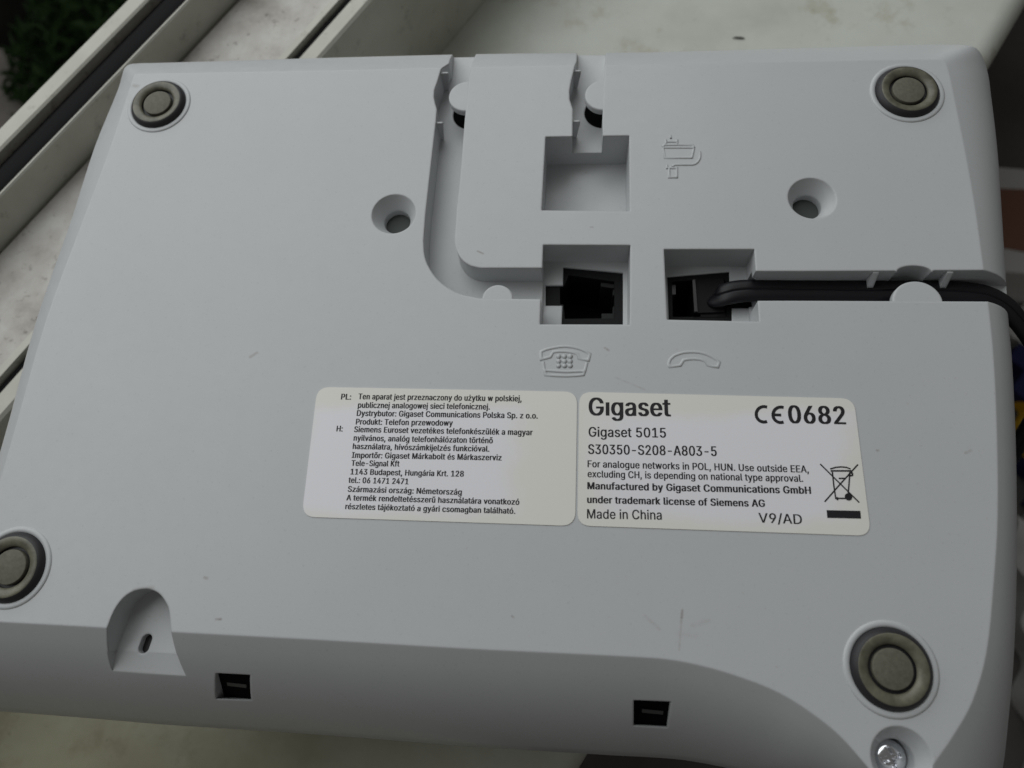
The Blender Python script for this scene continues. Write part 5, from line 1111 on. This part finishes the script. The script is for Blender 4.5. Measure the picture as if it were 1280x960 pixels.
    't': (114, "102,190 102,164 3,164 3,190 32,236 63,236 63,49 64,41 65,35 68,31 72,27 78,26 85,25 87,25 90,25 93,26 96,26 98,26 101,27 107,1 103,0 100,-1 96,-1 92,-2 88,-2 84,-2 69,-1 56,4 46,11 38,20 34,32 32,46 63,190 63,164 32,164 32,190", "11,10,26 26,10,27 10,9,27 28,27,9 29,28,9 9,8,29 30,29,8 8,7,30 31,30,7 7,6,31 33,34,6 12,25,24 24,13,12 13,24,23 23,14,13 20,19,17 18,17,19 14,23,22 15,14,22 22,21,15 16,15,21 21,20,16 20,17,16 11,26,25 25,12,11 32,35,33 35,32,5 1,0,32 33,1,32 31,6,34 3,2,34 35,3,34 34,33,35 5,4,35"),
    'u': (205, "91,-3 79,-2 68,1 57,5 48,12 41,20 35,29 30,41 27,54 26,69 26,190 57,190 57,72 58,58 62,47 68,37 77,31 88,26 100,25 109,26 117,28 125,31 131,36 137,41 142,48 145,57 147,66 148,76 148,190 179,190 179,0 149,0 149,46 154,46 147,30 139,18 129,8 117,2 105,-1 149,35", "10,9,12 12,11,10 17,0,18 0,17,1 16,1,17 1,16,2 3,2,16 15,3,16 3,15,4 5,4,15 15,14,5 6,5,14 7,6,14 14,13,7 8,7,13 9,8,13 12,9,13 19,38,37 37,20,19 20,37,36 21,20,36 36,35,21 35,22,21 30,33,31 32,33,25 26,25,33 27,26,33 33,30,27 30,29,27 28,27,29 22,35,34 23,22,34 34,32,23 24,23,32 32,25,24 18,0,38 38,19,18 32,34,39 33,32,39 31,33,39"),
    'v': (195, "81,0 9,190 42,190 83,78 87,66 90,55 93,43 97,32 100,21 103,10 92,10 95,21 98,32 101,43 105,55 108,66 112,78 152,190 186,190 113,0 97,29", "3,0,4 0,3,1 2,1,3 6,11,7 10,11,0 11,6,0 6,5,0 4,0,5 12,8,13 16,15,19 19,18,16 18,17,16 8,9,19 13,8,19 14,13,19 19,15,14 10,0,19 19,9,10 11,10,9 9,8,11 11,8,20 8,12,20 7,11,20"),
    'w': (284, "69,0 11,190 44,190 67,107 70,95 73,82 77,68 80,54 84,38 88,21 82,21 86,37 89,53 93,67 96,81 100,94 103,107 126,190 158,190 181,107 184,95 187,82 191,68 194,53 198,37 201,21 196,21 199,37 203,53 206,68 210,81 213,95 217,107 240,190 272,190 215,0 184,0 159,86 157,95 155,104 152,112 150,122 148,131 145,140 143,150 141,159 138,169 145,169 143,159 141,150 138,140 136,131 134,121 131,112 129,103 126,94 124,86 99,0 85,33 198,34 142,154", "2,1,3 6,5,0 4,0,5 0,4,1 3,1,4 10,9,58 10,8,0 8,7,0 6,0,7 15,14,56 56,55,15 55,16,15 49,45,50 46,50,45 16,55,54 54,53,16 53,52,16 52,51,16 51,50,16 50,46,16 17,16,46 10,0,57 9,10,57 11,9,57 12,11,57 57,56,12 13,12,56 56,14,13 48,44,43 48,43,47 37,20,38 20,19,38 39,38,19 39,19,40 41,40,19 42,41,19 43,42,19 19,18,43 47,43,18 26,25,59 26,24,23 34,33,32 29,28,35 30,29,35 31,30,35 35,34,31 34,32,31 27,25,35 35,28,27 35,25,36 25,26,36 26,23,36 37,36,23 23,22,37 22,21,37 20,37,21 48,45,60 46,45,48 48,47,46 17,46,47 47,18,17 9,11,58 8,10,58 25,27,59 24,26,59 45,49,60 44,48,60"),
    'x': (189, "10,0 86,109 86,86 14,190 50,190 74,153 80,144 85,135 90,127 94,119 99,111 104,103 88,103 93,111 97,119 101,127 106,135 111,144 117,153 141,190 176,190 104,84 104,107 179,0 143,0 115,43 110,51 105,60 100,68 96,76 91,83 86,91 102,91 98,83 93,76 89,68 85,60 80,51 74,43 46,0 78,97 96,116 112,96 94,78", "5,4,3 0,39,38 1,2,31 31,12,1 2,35,34 34,30,2 31,2,30 1,12,13 13,9,1 9,8,1 35,2,36 37,36,2 38,37,2 0,38,2 2,1,40 5,3,1 6,5,1 7,6,1 1,8,7 11,21,22 21,11,32 29,28,21 33,29,21 21,32,33 11,22,10 14,10,22 22,15,14 19,18,20 24,23,25 21,28,27 27,26,21 26,25,21 25,23,21 21,23,42 22,21,42 20,18,22 18,17,22 17,16,22 15,22,16 33,30,43 33,32,30 31,30,32 12,31,32 32,11,12 13,12,11 11,10,13 13,10,41 1,3,40 0,2,40 10,14,41 9,13,41 20,22,42 30,34,43 29,33,43"),
    'y': (195, "24,-69 31,-43 36,-44 41,-45 47,-45 52,-44 57,-43 61,-41 65,-37 69,-32 72,-26 75,-18 81,-1 9,190 42,190 83,78 87,66 90,55 93,43 96,32 100,21 103,10 92,10 95,21 98,32 101,43 104,55 108,66 112,78 153,190 186,190 102,-29 98,-38 93,-47 88,-54 83,-59 76,-64 70,-68 62,-70 54,-72 46,-73 41,-72 36,-72 32,-72 29,-71 26,-70 97,29", "45,44,1 45,1,0 41,3,42 43,42,3 2,43,3 43,2,44 1,44,2 4,40,39 5,4,39 5,39,38 6,5,38 38,37,6 7,6,37 40,4,41 3,41,4 22,23,12 23,18,12 18,17,12 16,12,17 46,20,24 20,25,24 26,21,27 29,28,30 30,28,21 27,21,28 30,21,31 25,20,21 21,26,25 31,21,12 22,12,21 21,20,22 23,22,20 20,46,23 18,23,19 7,37,36 36,35,7 8,7,35 35,34,8 9,8,34 34,33,9 10,9,33 33,32,10 32,31,10 11,10,31 31,12,11 16,15,12 14,13,15 15,13,12 19,23,46"),
    'z': (190, "21,0 21,23 127,160 127,161 24,161 24,190 166,190 166,165 63,30 63,28 169,28 169,0", "1,0,9 9,8,1 1,8,2 3,2,7 7,2,8 3,7,6 9,0,11 11,10,9 5,4,3 3,6,5"),
    'á': (195, "80,-4 68,-4 57,-1 47,2 38,8 30,14 24,22 19,32 16,42 15,54 16,64 18,73 22,80 26,87 32,92 39,97 46,100 54,103 63,105 71,107 80,109 89,110 100,111 109,112 117,113 123,114 129,116 133,117 135,120 137,123 138,127 138,128 137,136 136,142 133,148 130,153 125,158 120,161 113,163 106,165 98,165 89,165 82,164 75,161 69,158 63,154 59,150 55,146 52,142 50,137 20,146 26,156 32,165 39,173 48,179 57,184 66,188 77,190 87,192 97,192 104,192 112,191 119,190 128,187 135,184 143,180 150,175 156,168 161,160 165,150 168,139 168,126 168,0 138,0 138,26 136,26 134,21 130,17 126,12 121,8 115,4 108,1 100,-2 90,-4 85,23 96,23 106,26 114,29 121,34 127,40 132,47 135,54 137,61 138,69 138,95 136,93 133,92 130,91 125,90 121,89 116,88 110,87 105,86 100,86 95,85 91,84 88,84 81,83 74,81 67,79 61,77 56,74 52,70 48,65 47,59 46,52 46,46 48,41 51,36 55,32 59,29 65,26 71,24 78,23 81,214 105,265 139,265 106,214", "5,4,119 119,118,5 6,5,118 118,117,6 7,6,117 117,116,7 8,7,116 116,115,8 9,8,115 115,114,9 10,9,114 11,10,114 114,113,11 12,11,113 13,12,113 113,112,13 14,13,112 15,14,112 112,111,15 111,16,15 51,50,49 49,48,51 48,47,51 52,51,47 1,122,2 121,2,122 109,108,18 108,19,18 44,43,55 43,56,55 123,0,84 21,106,105 105,104,21 84,0,83 83,85,84 20,107,106 106,21,20 57,42,41 41,58,57 0,123,1 122,1,123 19,108,107 107,20,19 56,43,42 42,57,56 2,121,3 121,120,3 4,3,120 119,4,120 16,111,110 17,16,110 110,109,17 109,18,17 52,47,46 53,52,46 46,45,53 54,53,45 45,44,54 44,55,54 103,102,22 59,40,60 38,61,39 22,102,101 101,23,22 60,40,39 39,61,60 24,100,99 87,79,78 24,99,98 98,25,24 86,81,80 80,79,86 79,87,86 23,101,100 100,24,23 37,63,38 63,62,38 61,38,62 74,73,72 72,71,93 94,93,71 31,30,71 71,70,31 32,31,70 70,69,32 91,90,74 74,72,91 92,91,72 72,93,92 96,95,94 28,27,94 94,71,28 29,28,71 71,30,29 32,69,33 69,68,33 34,33,68 68,67,34 35,34,67 67,66,35 66,65,35 87,78,77 88,87,77 77,76,88 76,75,88 89,88,75 75,74,89 74,90,89 25,98,97 97,96,25 26,25,96 96,94,26 94,27,26 35,65,36 65,64,36 37,36,64 63,37,64 125,127,126 85,83,82 82,81,85 81,86,85 103,22,104 21,104,22 40,59,41 58,41,59 127,125,124"),
    'é': (202, "106,-4 88,-3 73,1 58,8 46,17 36,29 28,42 22,58 18,75 17,93 18,112 22,129 28,145 36,159 46,170 58,180 71,187 86,191 103,192 113,192 123,190 133,187 142,183 151,177 160,170 167,162 173,152 179,141 182,128 185,113 186,97 186,85 37,85 37,110 169,110 155,101 154,113 152,124 149,134 144,143 138,151 131,157 123,161 113,164 103,165 92,164 82,161 73,157 66,151 59,143 54,135 51,125 49,116 48,105 48,89 49,75 51,64 55,53 61,44 67,37 76,31 85,26 95,24 106,23 114,23 120,25 127,26 133,29 138,32 143,36 147,41 150,47 153,53 182,45 179,36 174,27 168,20 160,13 151,7 141,2 130,-1 119,-3 88,214 112,265 146,265 114,214 154,110 48,110 48,85", "8,7,32 9,8,32 35,34,86 52,51,33 6,5,57 57,56,6 7,6,56 56,55,7 32,7,55 54,53,32 53,33,32 9,32,33 10,9,33 11,10,33 33,51,11 12,11,51 51,50,12 13,12,50 47,46,16 2,60,3 60,59,3 15,48,47 47,16,15 0,63,62 0,62,1 61,1,62 44,18,45 17,45,18 1,61,2 60,2,61 45,17,46 16,46,17 3,59,4 59,58,4 5,4,58 57,5,58 13,50,49 14,13,49 49,48,14 48,15,14 80,66,65 80,65,81 64,81,65 42,20,43 19,43,20 66,80,79 79,67,66 41,22,42 22,21,42 20,42,21 30,29,34 29,28,34 75,74,71 72,71,74 74,73,72 31,35,54 31,30,35 30,34,35 37,36,34 34,28,37 28,27,37 38,37,27 27,26,38 67,79,78 68,67,78 78,77,68 69,68,77 77,76,69 70,69,76 76,75,70 75,71,70 38,26,39 26,25,39 40,39,25 25,24,40 24,23,40 41,40,23 22,41,23 81,64,0 63,0,64 53,54,35 43,19,44 18,44,19 83,82,85 85,84,83 32,55,88 54,32,88 52,33,87 34,36,86 33,53,87 53,35,86 53,86,87 31,54,88"),
    'í': (83, "26,0 26,190 57,190 57,0 28,214 52,265 86,265 53,214", "1,0,3 3,2,1 5,4,7 7,6,5"),
    'ó': (208, "104,-4 87,-3 72,1 58,8 46,17 36,29 28,43 22,58 18,75 17,94 18,113 22,130 28,146 36,159 46,171 58,180 72,187 87,191 104,192 120,191 136,187 149,180 161,171 171,159 180,146 186,130 189,113 191,94 189,75 186,58 180,43 171,29 161,17 149,8 136,1 120,-3 104,23 116,24 126,28 135,33 143,40 149,49 154,59 157,70 159,81 160,94 159,106 157,118 154,129 149,139 143,148 135,155 126,161 116,164 104,165 92,164 81,161 73,155 65,148 59,139 54,129 51,118 49,106 48,94 49,81 51,70 54,59 59,49 65,40 73,33 81,28 92,24 90,214 114,265 148,265 115,214", "7,6,66 66,65,7 8,7,65 65,64,8 9,8,64 64,63,9 63,62,9 10,9,62 62,61,10 11,10,61 61,60,11 12,11,60 0,36,1 36,71,1 55,54,17 1,71,2 71,70,2 15,57,56 16,15,56 56,55,16 55,17,16 2,70,3 70,69,3 4,3,69 69,68,4 5,4,68 68,67,5 6,5,67 66,6,67 12,60,59 13,12,59 59,58,13 14,13,58 58,57,14 57,15,14 37,35,34 38,37,34 34,33,38 33,39,38 53,52,20 19,53,20 73,75,74 30,29,42 43,42,29 29,28,43 44,43,28 28,27,44 45,44,27 46,45,27 27,26,46 47,46,26 26,25,47 48,47,25 25,24,48 39,33,32 40,39,32 32,31,40 41,40,31 31,30,41 30,42,41 48,24,49 24,23,49 50,49,23 23,22,50 51,50,22 22,21,51 52,51,21 20,52,21 35,37,0 36,0,37 53,19,54 19,18,54 17,54,18 75,73,72"),
    'ö': (208, "104,-4 87,-3 72,1 58,8 46,17 36,29 28,43 22,58 18,75 17,94 18,113 22,130 28,146 36,159 46,171 58,180 72,187 87,191 104,192 120,191 136,187 149,180 161,171 171,159 180,146 186,130 189,113 191,94 189,75 186,58 180,43 171,29 161,17 149,8 136,1 120,-3 104,23 116,24 126,28 135,33 143,40 149,49 154,59 157,70 159,81 160,94 159,106 157,118 154,129 149,139 143,148 135,155 126,161 116,164 104,165 92,164 81,161 73,155 65,148 59,139 54,129 51,118 49,106 48,94 49,81 51,70 54,59 59,49 65,40 73,33 81,28 92,24 140,221 134,222 130,224 125,227 122,231 120,236 119,242 120,247 122,252 125,256 130,259 134,261 140,262 145,261 150,259 154,256 157,252 159,247 160,242 159,236 157,231 154,227 150,224 145,222 68,221 62,222 58,224 53,227 50,231 48,236 47,242 48,247 50,252 53,256 58,259 62,261 68,262 73,261 78,259 82,256 85,252 87,247 88,242 87,236 85,231 82,227 78,224 73,222", "6,5,67 67,66,6 7,6,66 66,65,7 8,7,65 65,64,8 9,8,64 63,9,64 9,63,62 10,9,62 62,61,10 11,10,61 61,60,11 12,11,60 102,101,100 100,99,102 99,105,102 105,104,102 103,102,104 0,36,1 36,71,1 117,116,115 115,114,117 114,113,111 112,111,113 1,71,2 71,70,2 56,55,16 55,17,16 119,118,117 96,119,117 117,114,96 108,96,114 114,111,108 109,108,111 110,109,111 2,70,3 70,69,3 4,3,69 69,68,4 5,4,68 67,5,68 12,60,59 13,12,59 59,58,13 14,13,58 58,57,14 15,14,57 57,56,15 56,16,15 97,96,98 99,98,96 105,99,96 96,108,105 106,105,108 108,107,106 54,53,19 18,54,19 78,77,76 76,75,78 75,81,78 81,80,78 79,78,80 74,73,72 83,82,84 37,35,34 38,37,34 53,52,20 19,53,20 74,72,75 81,75,72 72,84,81 84,82,81 31,30,41 42,41,30 30,29,42 43,42,29 29,28,43 44,43,28 28,27,44 27,45,44 45,27,46 27,26,46 47,46,26 26,25,47 48,47,25 25,24,48 93,92,91 91,90,93 90,89,87 88,87,89 38,34,33 39,38,33 33,32,39 40,39,32 32,31,40 31,41,40 48,24,49 24,23,49 50,49,23 23,22,50 51,50,22 22,21,51 52,51,21 20,52,21 94,93,95 72,95,93 93,90,72 84,72,90 90,87,84 85,84,87 87,86,85 35,37,0 36,0,37 17,55,54 54,18,17"),
    'ü': (205, "91,-3 79,-2 68,1 57,5 48,12 41,20 35,29 30,41 27,54 26,69 26,190 57,190 57,72 58,58 62,47 68,37 77,31 88,26 100,25 109,26 117,28 125,31 131,36 137,41 142,48 145,57 147,66 148,76 148,190 179,190 179,0 149,0 149,46 154,46 147,30 139,18 129,8 117,2 105,-1 138,221 133,222 128,224 124,227 121,231 119,236 118,242 119,247 121,252 124,256 128,259 133,261 138,262 144,261 148,259 153,256 156,252 158,247 159,242 158,236 156,231 153,227 148,224 144,222 67,221 61,222 56,224 52,227 49,231 47,236 46,242 47,247 49,252 52,256 56,259 61,261 67,262 72,261 77,259 81,256 84,252 86,247 87,242 86,236 84,231 81,227 77,224 72,222 149,35", "8,7,13 9,8,13 13,12,9 10,9,12 12,11,10 69,68,67 67,66,69 66,72,69 72,71,69 70,69,71 17,0,18 0,17,1 84,83,82 82,81,84 81,80,78 79,78,80 16,2,1 1,17,16 86,85,84 63,86,84 84,81,63 75,63,81 81,78,75 76,75,78 77,76,78 2,16,3 16,15,3 4,3,15 5,4,15 15,14,5 6,5,14 7,6,14 13,7,14 65,64,63 66,65,63 72,66,63 63,75,72 73,72,75 75,74,73 19,38,37 37,20,19 44,43,45 43,42,45 42,48,45 48,47,45 47,46,45 21,36,35 22,21,35 40,39,41 51,50,49 20,37,36 36,21,20 41,39,42 48,42,39 39,51,48 51,49,48 59,58,60 58,57,60 57,56,54 55,54,56 30,33,31 25,24,32 32,33,25 26,25,33 27,26,33 33,30,27 30,29,27 28,27,29 62,61,60 53,52,54 22,35,34 23,22,34 34,32,23 32,24,23 62,60,39 60,57,39 51,39,57 57,54,51 54,52,51 18,0,38 38,19,18 32,34,87 33,32,87 31,33,87"),
    'ı': (83, "26,0 26,190 57,190 57,0", "1,0,3 3,2,1"),
    'ő': (208, "104,-4 87,-3 72,1 58,8 46,17 36,29 28,43 22,58 18,75 17,94 18,113 22,130 28,146 36,159 46,171 58,180 72,187 87,191 104,192 120,191 136,187 149,180 161,171 171,159 180,146 186,130 189,113 191,94 189,75 186,58 180,43 171,29 161,17 149,8 136,1 120,-3 104,23 116,24 126,28 135,33 143,40 149,49 154,59 157,70 159,81 160,94 159,106 157,118 154,129 149,139 143,148 135,155 126,161 116,164 104,165 92,164 81,161 73,155 65,148 59,139 54,129 51,118 49,106 48,94 49,81 51,70 54,59 59,49 65,40 73,33 81,28 92,24 75,214 50,214 70,265 104,265 130,214 105,214 134,265 168,265", "7,6,66 66,65,7 8,7,65 65,64,8 9,8,64 64,63,9 63,62,9 10,9,62 62,61,10 11,10,61 61,60,11 12,11,60 0,36,1 36,71,1 55,54,17 1,71,2 71,70,2 15,57,56 16,15,56 56,55,16 55,17,16 2,70,3 70,69,3 4,3,69 69,68,4 5,4,68 68,67,5 6,5,67 66,6,67 12,60,59 13,12,59 59,58,13 14,13,58 58,57,14 57,15,14 72,74,73 77,76,78 37,35,34 38,37,34 34,33,38 33,39,38 53,52,20 19,53,20 30,29,42 43,42,29 29,28,43 44,43,28 28,27,44 45,44,27 46,45,27 27,26,46 47,46,26 26,25,47 48,47,25 25,24,48 39,33,32 40,39,32 32,31,40 41,40,31 31,30,41 30,42,41 48,24,49 24,23,49 50,49,23 23,22,50 51,50,22 22,21,51 52,51,21 20,52,21 78,76,79 35,37,0 36,0,37 53,19,54 19,18,54 17,54,18 74,72,75"),
    'ű': (205, "91,-3 79,-2 68,1 57,5 48,12 41,20 35,29 30,41 27,54 26,69 26,190 57,190 57,72 58,58 62,47 68,37 77,31 88,26 100,25 109,26 117,28 125,31 131,36 137,41 142,48 145,57 147,66 148,76 148,190 179,190 179,0 149,0 149,46 154,46 147,30 139,18 129,8 117,2 105,-1 74,214 49,214 69,265 103,265 129,214 104,214 133,265 167,265 149,35", "10,9,12 12,11,10 16,1,17 17,1,0 0,18,17 1,16,2 41,39,42 2,16,3 16,15,3 4,3,15 5,4,15 15,14,5 6,5,14 7,6,14 14,13,7 8,7,13 9,8,13 12,9,13 39,41,40 19,38,37 37,20,19 20,37,36 21,20,36 36,35,21 35,22,21 31,30,33 25,24,32 32,33,25 26,25,33 27,26,33 33,30,27 30,29,27 28,27,29 22,35,34 23,22,34 34,32,23 32,24,23 45,43,46 18,0,38 38,19,18 43,45,44 32,34,47 33,32,47 31,33,47"),
    'ż': (190, "21,0 21,23 127,160 127,161 24,161 24,190 166,190 166,165 63,30 63,28 169,28 169,0 93,221 88,222 83,224 78,227 75,231 73,236 72,242 73,247 75,252 78,256 83,259 88,261 93,262 99,261 104,259 108,256 112,252 114,247 115,242 114,236 112,231 108,227 104,224 99,222", "1,0,9 9,8,1 1,8,2 22,14,13 13,23,22 21,15,14 14,22,21 5,4,3 18,17,16 16,15,18 15,21,18 21,20,18 19,18,20 25,24,35 35,26,25 26,35,34 34,33,26 33,27,26 3,7,6 7,2,8 7,3,2 31,30,32 33,32,30 27,33,30 28,27,30 30,29,28 9,0,11 11,10,9 35,24,12 13,12,24 23,13,24 3,6,5"),
}


def text_line(s, x0, x1, yb0, yb1, scale, ox, oy, parent, bold=0.0, height=None, track=0.0):
    """one printed line; x0..x1 and its baseline are measured in the photo"""
    a = Vector(U(ox + x0 / scale, oy + yb0 / scale))
    b = Vector(U(ox + x1 / scale, oy + yb1 / scale))
    GV, GF, pen = [], [], 0.0
    for ch_ in s:
        adv, gv, gf = GLYPHS[ch_]
        strikes = [0.0] if bold == 0 else [-bold, 0.0, bold]
        for si, off in enumerate(strikes):
            k = len(GV)
            GV += [(pen + x / 500 + off, y / 500, si) for x, y in (tuple(map(int, q.split(','))) for q in gv.split())]
            GF += [tuple(int(i) + k for i in q.split(',')) for q in gf.split()]
        pen += adv / 500 + track + bold * 0.8
    mn, mx_ = min(v[0] for v in GV), max(v[0] for v in GV)
    k = (b - a).length / (mx_ - mn)
    ky = k
    if height:
        c_ = Vector(U(ox + x0 / scale, oy + (yb0 - height) / scale))
        ky = (c_ - a).length / 0.505
    ang = math.atan2(b.y - a.y, b.x - a.x)
    ca, sa_ = math.cos(ang), math.sin(ang)
    V = []
    for x, y, si in GV:
        x, y = (x - mn) * k, y * ky
        V.append((a.x + x * ca - y * sa_, a.y + x * sa_ + y * ca, ZT + 0.003 * si))
    return mesh_obj('printed_text', V, GF, 'ink', parent, flat=True)


TA = [("PL:", 200, 245, 105, 106), ("Ten aparat jest przeznaczony do użytku w polskiej,", 277, 1003, 104, 114),
      ("publicznej analogowej sieci telefonicznej.", 275, 862, 142, 150), ("Dystrybutor: Gigaset Communications Polska Sp. z o.o.", 270, 1075, 178, 190),
      ("Produkt: Telefon przewodowy", 266, 697, 216, 222), ("H:", 180, 208, 247, 247.5),
      ("Siemens Euroset vezetékes telefonkészülék a magyar", 258, 1052, 250, 264), ("nyilvános, analóg telefonhálózaton történő", 256, 875, 288, 300),
      ("használatra, hívószámkijelzés funkcióval.", 252, 860, 325, 337), ("Importőr: Gigaset Márkabolt és Márkaszerviz", 248, 914, 364, 376),
      ("Tele-Signal Kft", 246, 460, 400, 403), ("1143 Budapest, Hungária Krt. 128", 242, 746, 438, 448), ("tel.: 06 1471 2471", 233, 500, 475, 482),
      ("Származási ország: Németország", 230, 737, 515, 529), ("A termék rendeltetésszerű használatára vonatkozó", 224, 993, 553, 573),
      ("részletes tájékoztató a gyári csomagban található.", 219, 975, 592, 613)]
for s_, x0, x1, y0, y1 in TA:
    text_line(s_, x0, x1, y0, y1, 3.556, 370, 470, labA, 0.033, 25)
TB = [("Gıgaset", 82, 412, 158, 162, 0.028, 70), ("Gigaset 5015", 82, 392, 243, 247, 0.018, 38), ("S30350-S208-A803-5", 80, 595, 312, 321, 0.022, 38),
      ("For analogue networks in POL, HUN. Use outside EEA,", 78, 963, 365, 387, 0.023, 27), ("excluding CH, is depending on national type approval.", 78, 940, 405, 424, 0.023, 27),
      ("Manufactured by Gigaset Communications GmbH", 77, 972, 453, 472, 0.036, 28), ("under trademark license of Siemens AG", 76, 788, 508, 524, 0.036, 28),
      ("Made in China", 76, 375, 570, 575, 0.013, 37), ("V9/AD", 762, 936, 586, 593, 0.012, 38), ("0682", 882, 1112, 189, 194, 0.03, 70)]
for s_, x0, x1, y0, y1, bd_, hh_ in TB:
    text_line(s_, x0, x1, y0, y1, 3.2, 710, 470, labB, bd_, hh_)


def stroke_data(pts, w_, s, ox, oy, zz):
    P = UP(ZP(s, ox, oy, pts))
    V, F = [], []
    wv = w_ / s / 6.4
    for i in range(len(P) - 1):
        a, b = Vector(P[i]), Vector(P[i + 1])
        d = (b - a).normalized()
        n = Vector((-d.y, d.x)) * wv / 2
        e = d * wv * 0.15
        k = len(V)
        z = zz + 0.0015 * (i % 2)
        V += [(*(a - e + n), z), (*(b + e + n), z), (*(b + e - n), z), (*(a - e - n), z)]
        F.append((k, k + 1, k + 2, k + 3))
    return V, F


def arcpts(cx, cy, r, a0, a1, n=16):
    return [(cx + r * math.cos(math.radians(a0 + (a1 - a0) * i / (n - 1))), cy + r * math.sin(math.radians(a0 + (a1 - a0) * i / (n - 1)))) for i in range(n)]


mesh_obj('conformity_mark', *join_data([
    stroke_data(arcpts(783, 154, 31, 70, 290), 12, 3.2, 710, 470, ZT), stroke_data(arcpts(850, 156, 31, 72, 288), 12, 3.2, 710, 470, ZT + 0.004),
    stroke_data([(822, 156), (850, 157)], 11, 3.2, 710, 470, ZT + 0.008)]), 'ink', labB)
binp = []
for i, (st, w_) in enumerate([
        ([(1008, 353), (1088, 432), (1163, 506)], 5), ([(1158, 355), (1090, 430), (1026, 503)], 5), ([(1050, 380), (1132, 380)], 6), ([(1048, 372), (1070, 366), (1090, 364), (1112, 366), (1128, 372)], 5),
        ([(1056, 385), (1062, 440), (1070, 492)], 5), ([(1126, 385), (1122, 440), (1118, 480)], 5), ([(1070, 490), (1115, 490)], 5), ([(1082, 410), (1106, 410)], 5),
        ([(1124, 388), (1136, 388), (1136, 398), (1122, 400)], 6), ([(1076, 486), (1076, 496)], 6)]):
    binp.append(stroke_data(st, w_, 3.2, 710, 470, ZT + 0.004 * i))
wc = UP(ZP(3.2, 710, 470, [(1120, 484)]))[0]
wr = 13 / 3.2 / 6.4
cc = circle(wc[0], wc[1], wr, 20)
binp.append(([(x, y, ZT + 0.05) for x, y in cc], [tuple(range(20))]))
mesh_obj('crossed_out_bin_mark', *join_data(binp), 'ink', labB)
bar = UP(ZP(3.2, 710, 470, [(1033, 537), (1168, 540), (1171, 571), (1036, 568)]))
mesh_obj('black_bar_mark', [(x, y, ZT) for x, y in bar], [(0, 1, 2, 3)], 'ink', labB)

# ================================================================= HANDSET CORD
cord = empty('handset_cord')
tag(cord, 'black flat cord plugged into the underside and leaving over the right edge', 'cord')
path_px = [((892, 373.5), -8.0), ((898, 371), -6.2), ((908, 367.5), -5.0), ((922, 364.5), -4.6), ((950, 363), -4.6), ((1000, 363.5), -4.7), ((1060, 364.5), -4.7), ((1120, 365), -4.7),
           ((1170, 365), -4.6), ((1205, 366.5), -4.5), ((1232, 371), -4.7), ((1254, 382), -6.0), ((1272, 400), -9.0), ((1290, 428), -15), ((1302, 465), -26), ((1300, 500), -44)]
path = [(*U(*p_, z), z) for p_, z in path_px]
path += [(path[-1][0] + 3, path[-1][1] - 10, -66), (path[-1][0] - 2, path[-1][1] - 22, -83), (path[-1][0] - 16, path[-1][1] - 34, -86.9), (path[-1][0] - 40, path[-1][1] - 40, -87)]
path = catmull(path, 8, False)
sec = []
xs_ = [-2.45, -2.38, -2.2, -1.9, -1.4, -0.9, -0.5, -0.3, -0.16, -0.07, 0.0, 0.07, 0.16, 0.3, 0.5, 0.9, 1.4, 1.9, 2.2, 2.38, 2.45]


def cord_h(x):
    return 0.92 * math.sqrt(max(0.0, 1 - abs(x / 2.46) ** 4.5)) * (1 - 0.22 * math.exp(-(x / 0.14) ** 2))


sec = [(x, cord_h(x)) for x in xs_] + [(x, -cord_h(x)) for x in xs_[::-1]]
NS = len(sec)
V, F = [], []
for i, p_ in enumerate(path):
    a = Vector(path[max(i - 1, 0)])
    b = Vector(path[min(i + 1, len(path) - 1)])
    d = (b - a).normalized()
    side = Vector((0, 0, 1)).cross(d)
    side = side.normalized() if side.length > 1e-4 else Vector((0, 1, 0))
    upv = d.cross(side).normalized()
    for x, y in sec:
        V.append(tuple(Vector(p_) + side * x + upv * y))
for i in range(len(path) - 1):
    for j in range(NS):
        a, b = i * NS + j, i * NS + (j + 1) % NS
        F.append((a, b, b + NS, a + NS))
F += [tuple(range(NS)), tuple(range((len(path) - 1) * NS, len(path) * NS))]
mesh_obj('cord_sheath', V, F, 'cord', cord, smooth=50)
plug = empty('plug')
plug.parent = cord
zp = -7.0
q = UP([(866, 350.5), (905, 348), (906, 390), (868.5, 391)], zp)
mesh_obj('plug_body', *prism_data(q, -20, zp), 'plug', plug)
q = UP([(865.6, 349.5), (869, 349.3), (872, 389), (868, 389.4)], zp + 0.7)
mesh_obj('plug_rim', *prism_data(q, zp + 0.05, zp + 0.7), 'plug_edge', plug)
q = UP([(875, 391.5), (907, 390.8), (907, 396), (876, 396)], zp - 0.5)
mesh_obj('plug_latch', *prism_data(q, -16, zp - 0.5), 'plug', plug)
q = UP([(839, 358), (844, 358), (844, 370), (839, 370)], -9)
mesh_obj('plug_tip', *prism_data(q, -19, -8.2), 'plug_edge', plug)

# ================================================================= SMALL THINGS
fx, fy = U(923, 48, -90)
pts = [(-2.4, 0.1), (-1.2, 0.6), (-0.3, 0.25), (0.9, 0.5), (2.6, -0.3), (0.9, -0.5), (-0.8, -0.25)]
fo = mesh_obj('debris_flake', *prism_data([(fx + x, fy + y) for x, y in pts], -89.98, -89.4, [(fx + x * 0.7, fy + y * 0.7) for x, y in pts]), 'flake')
tag(fo, 'small dark grey flake of dirt lying on the sill', 'flake')
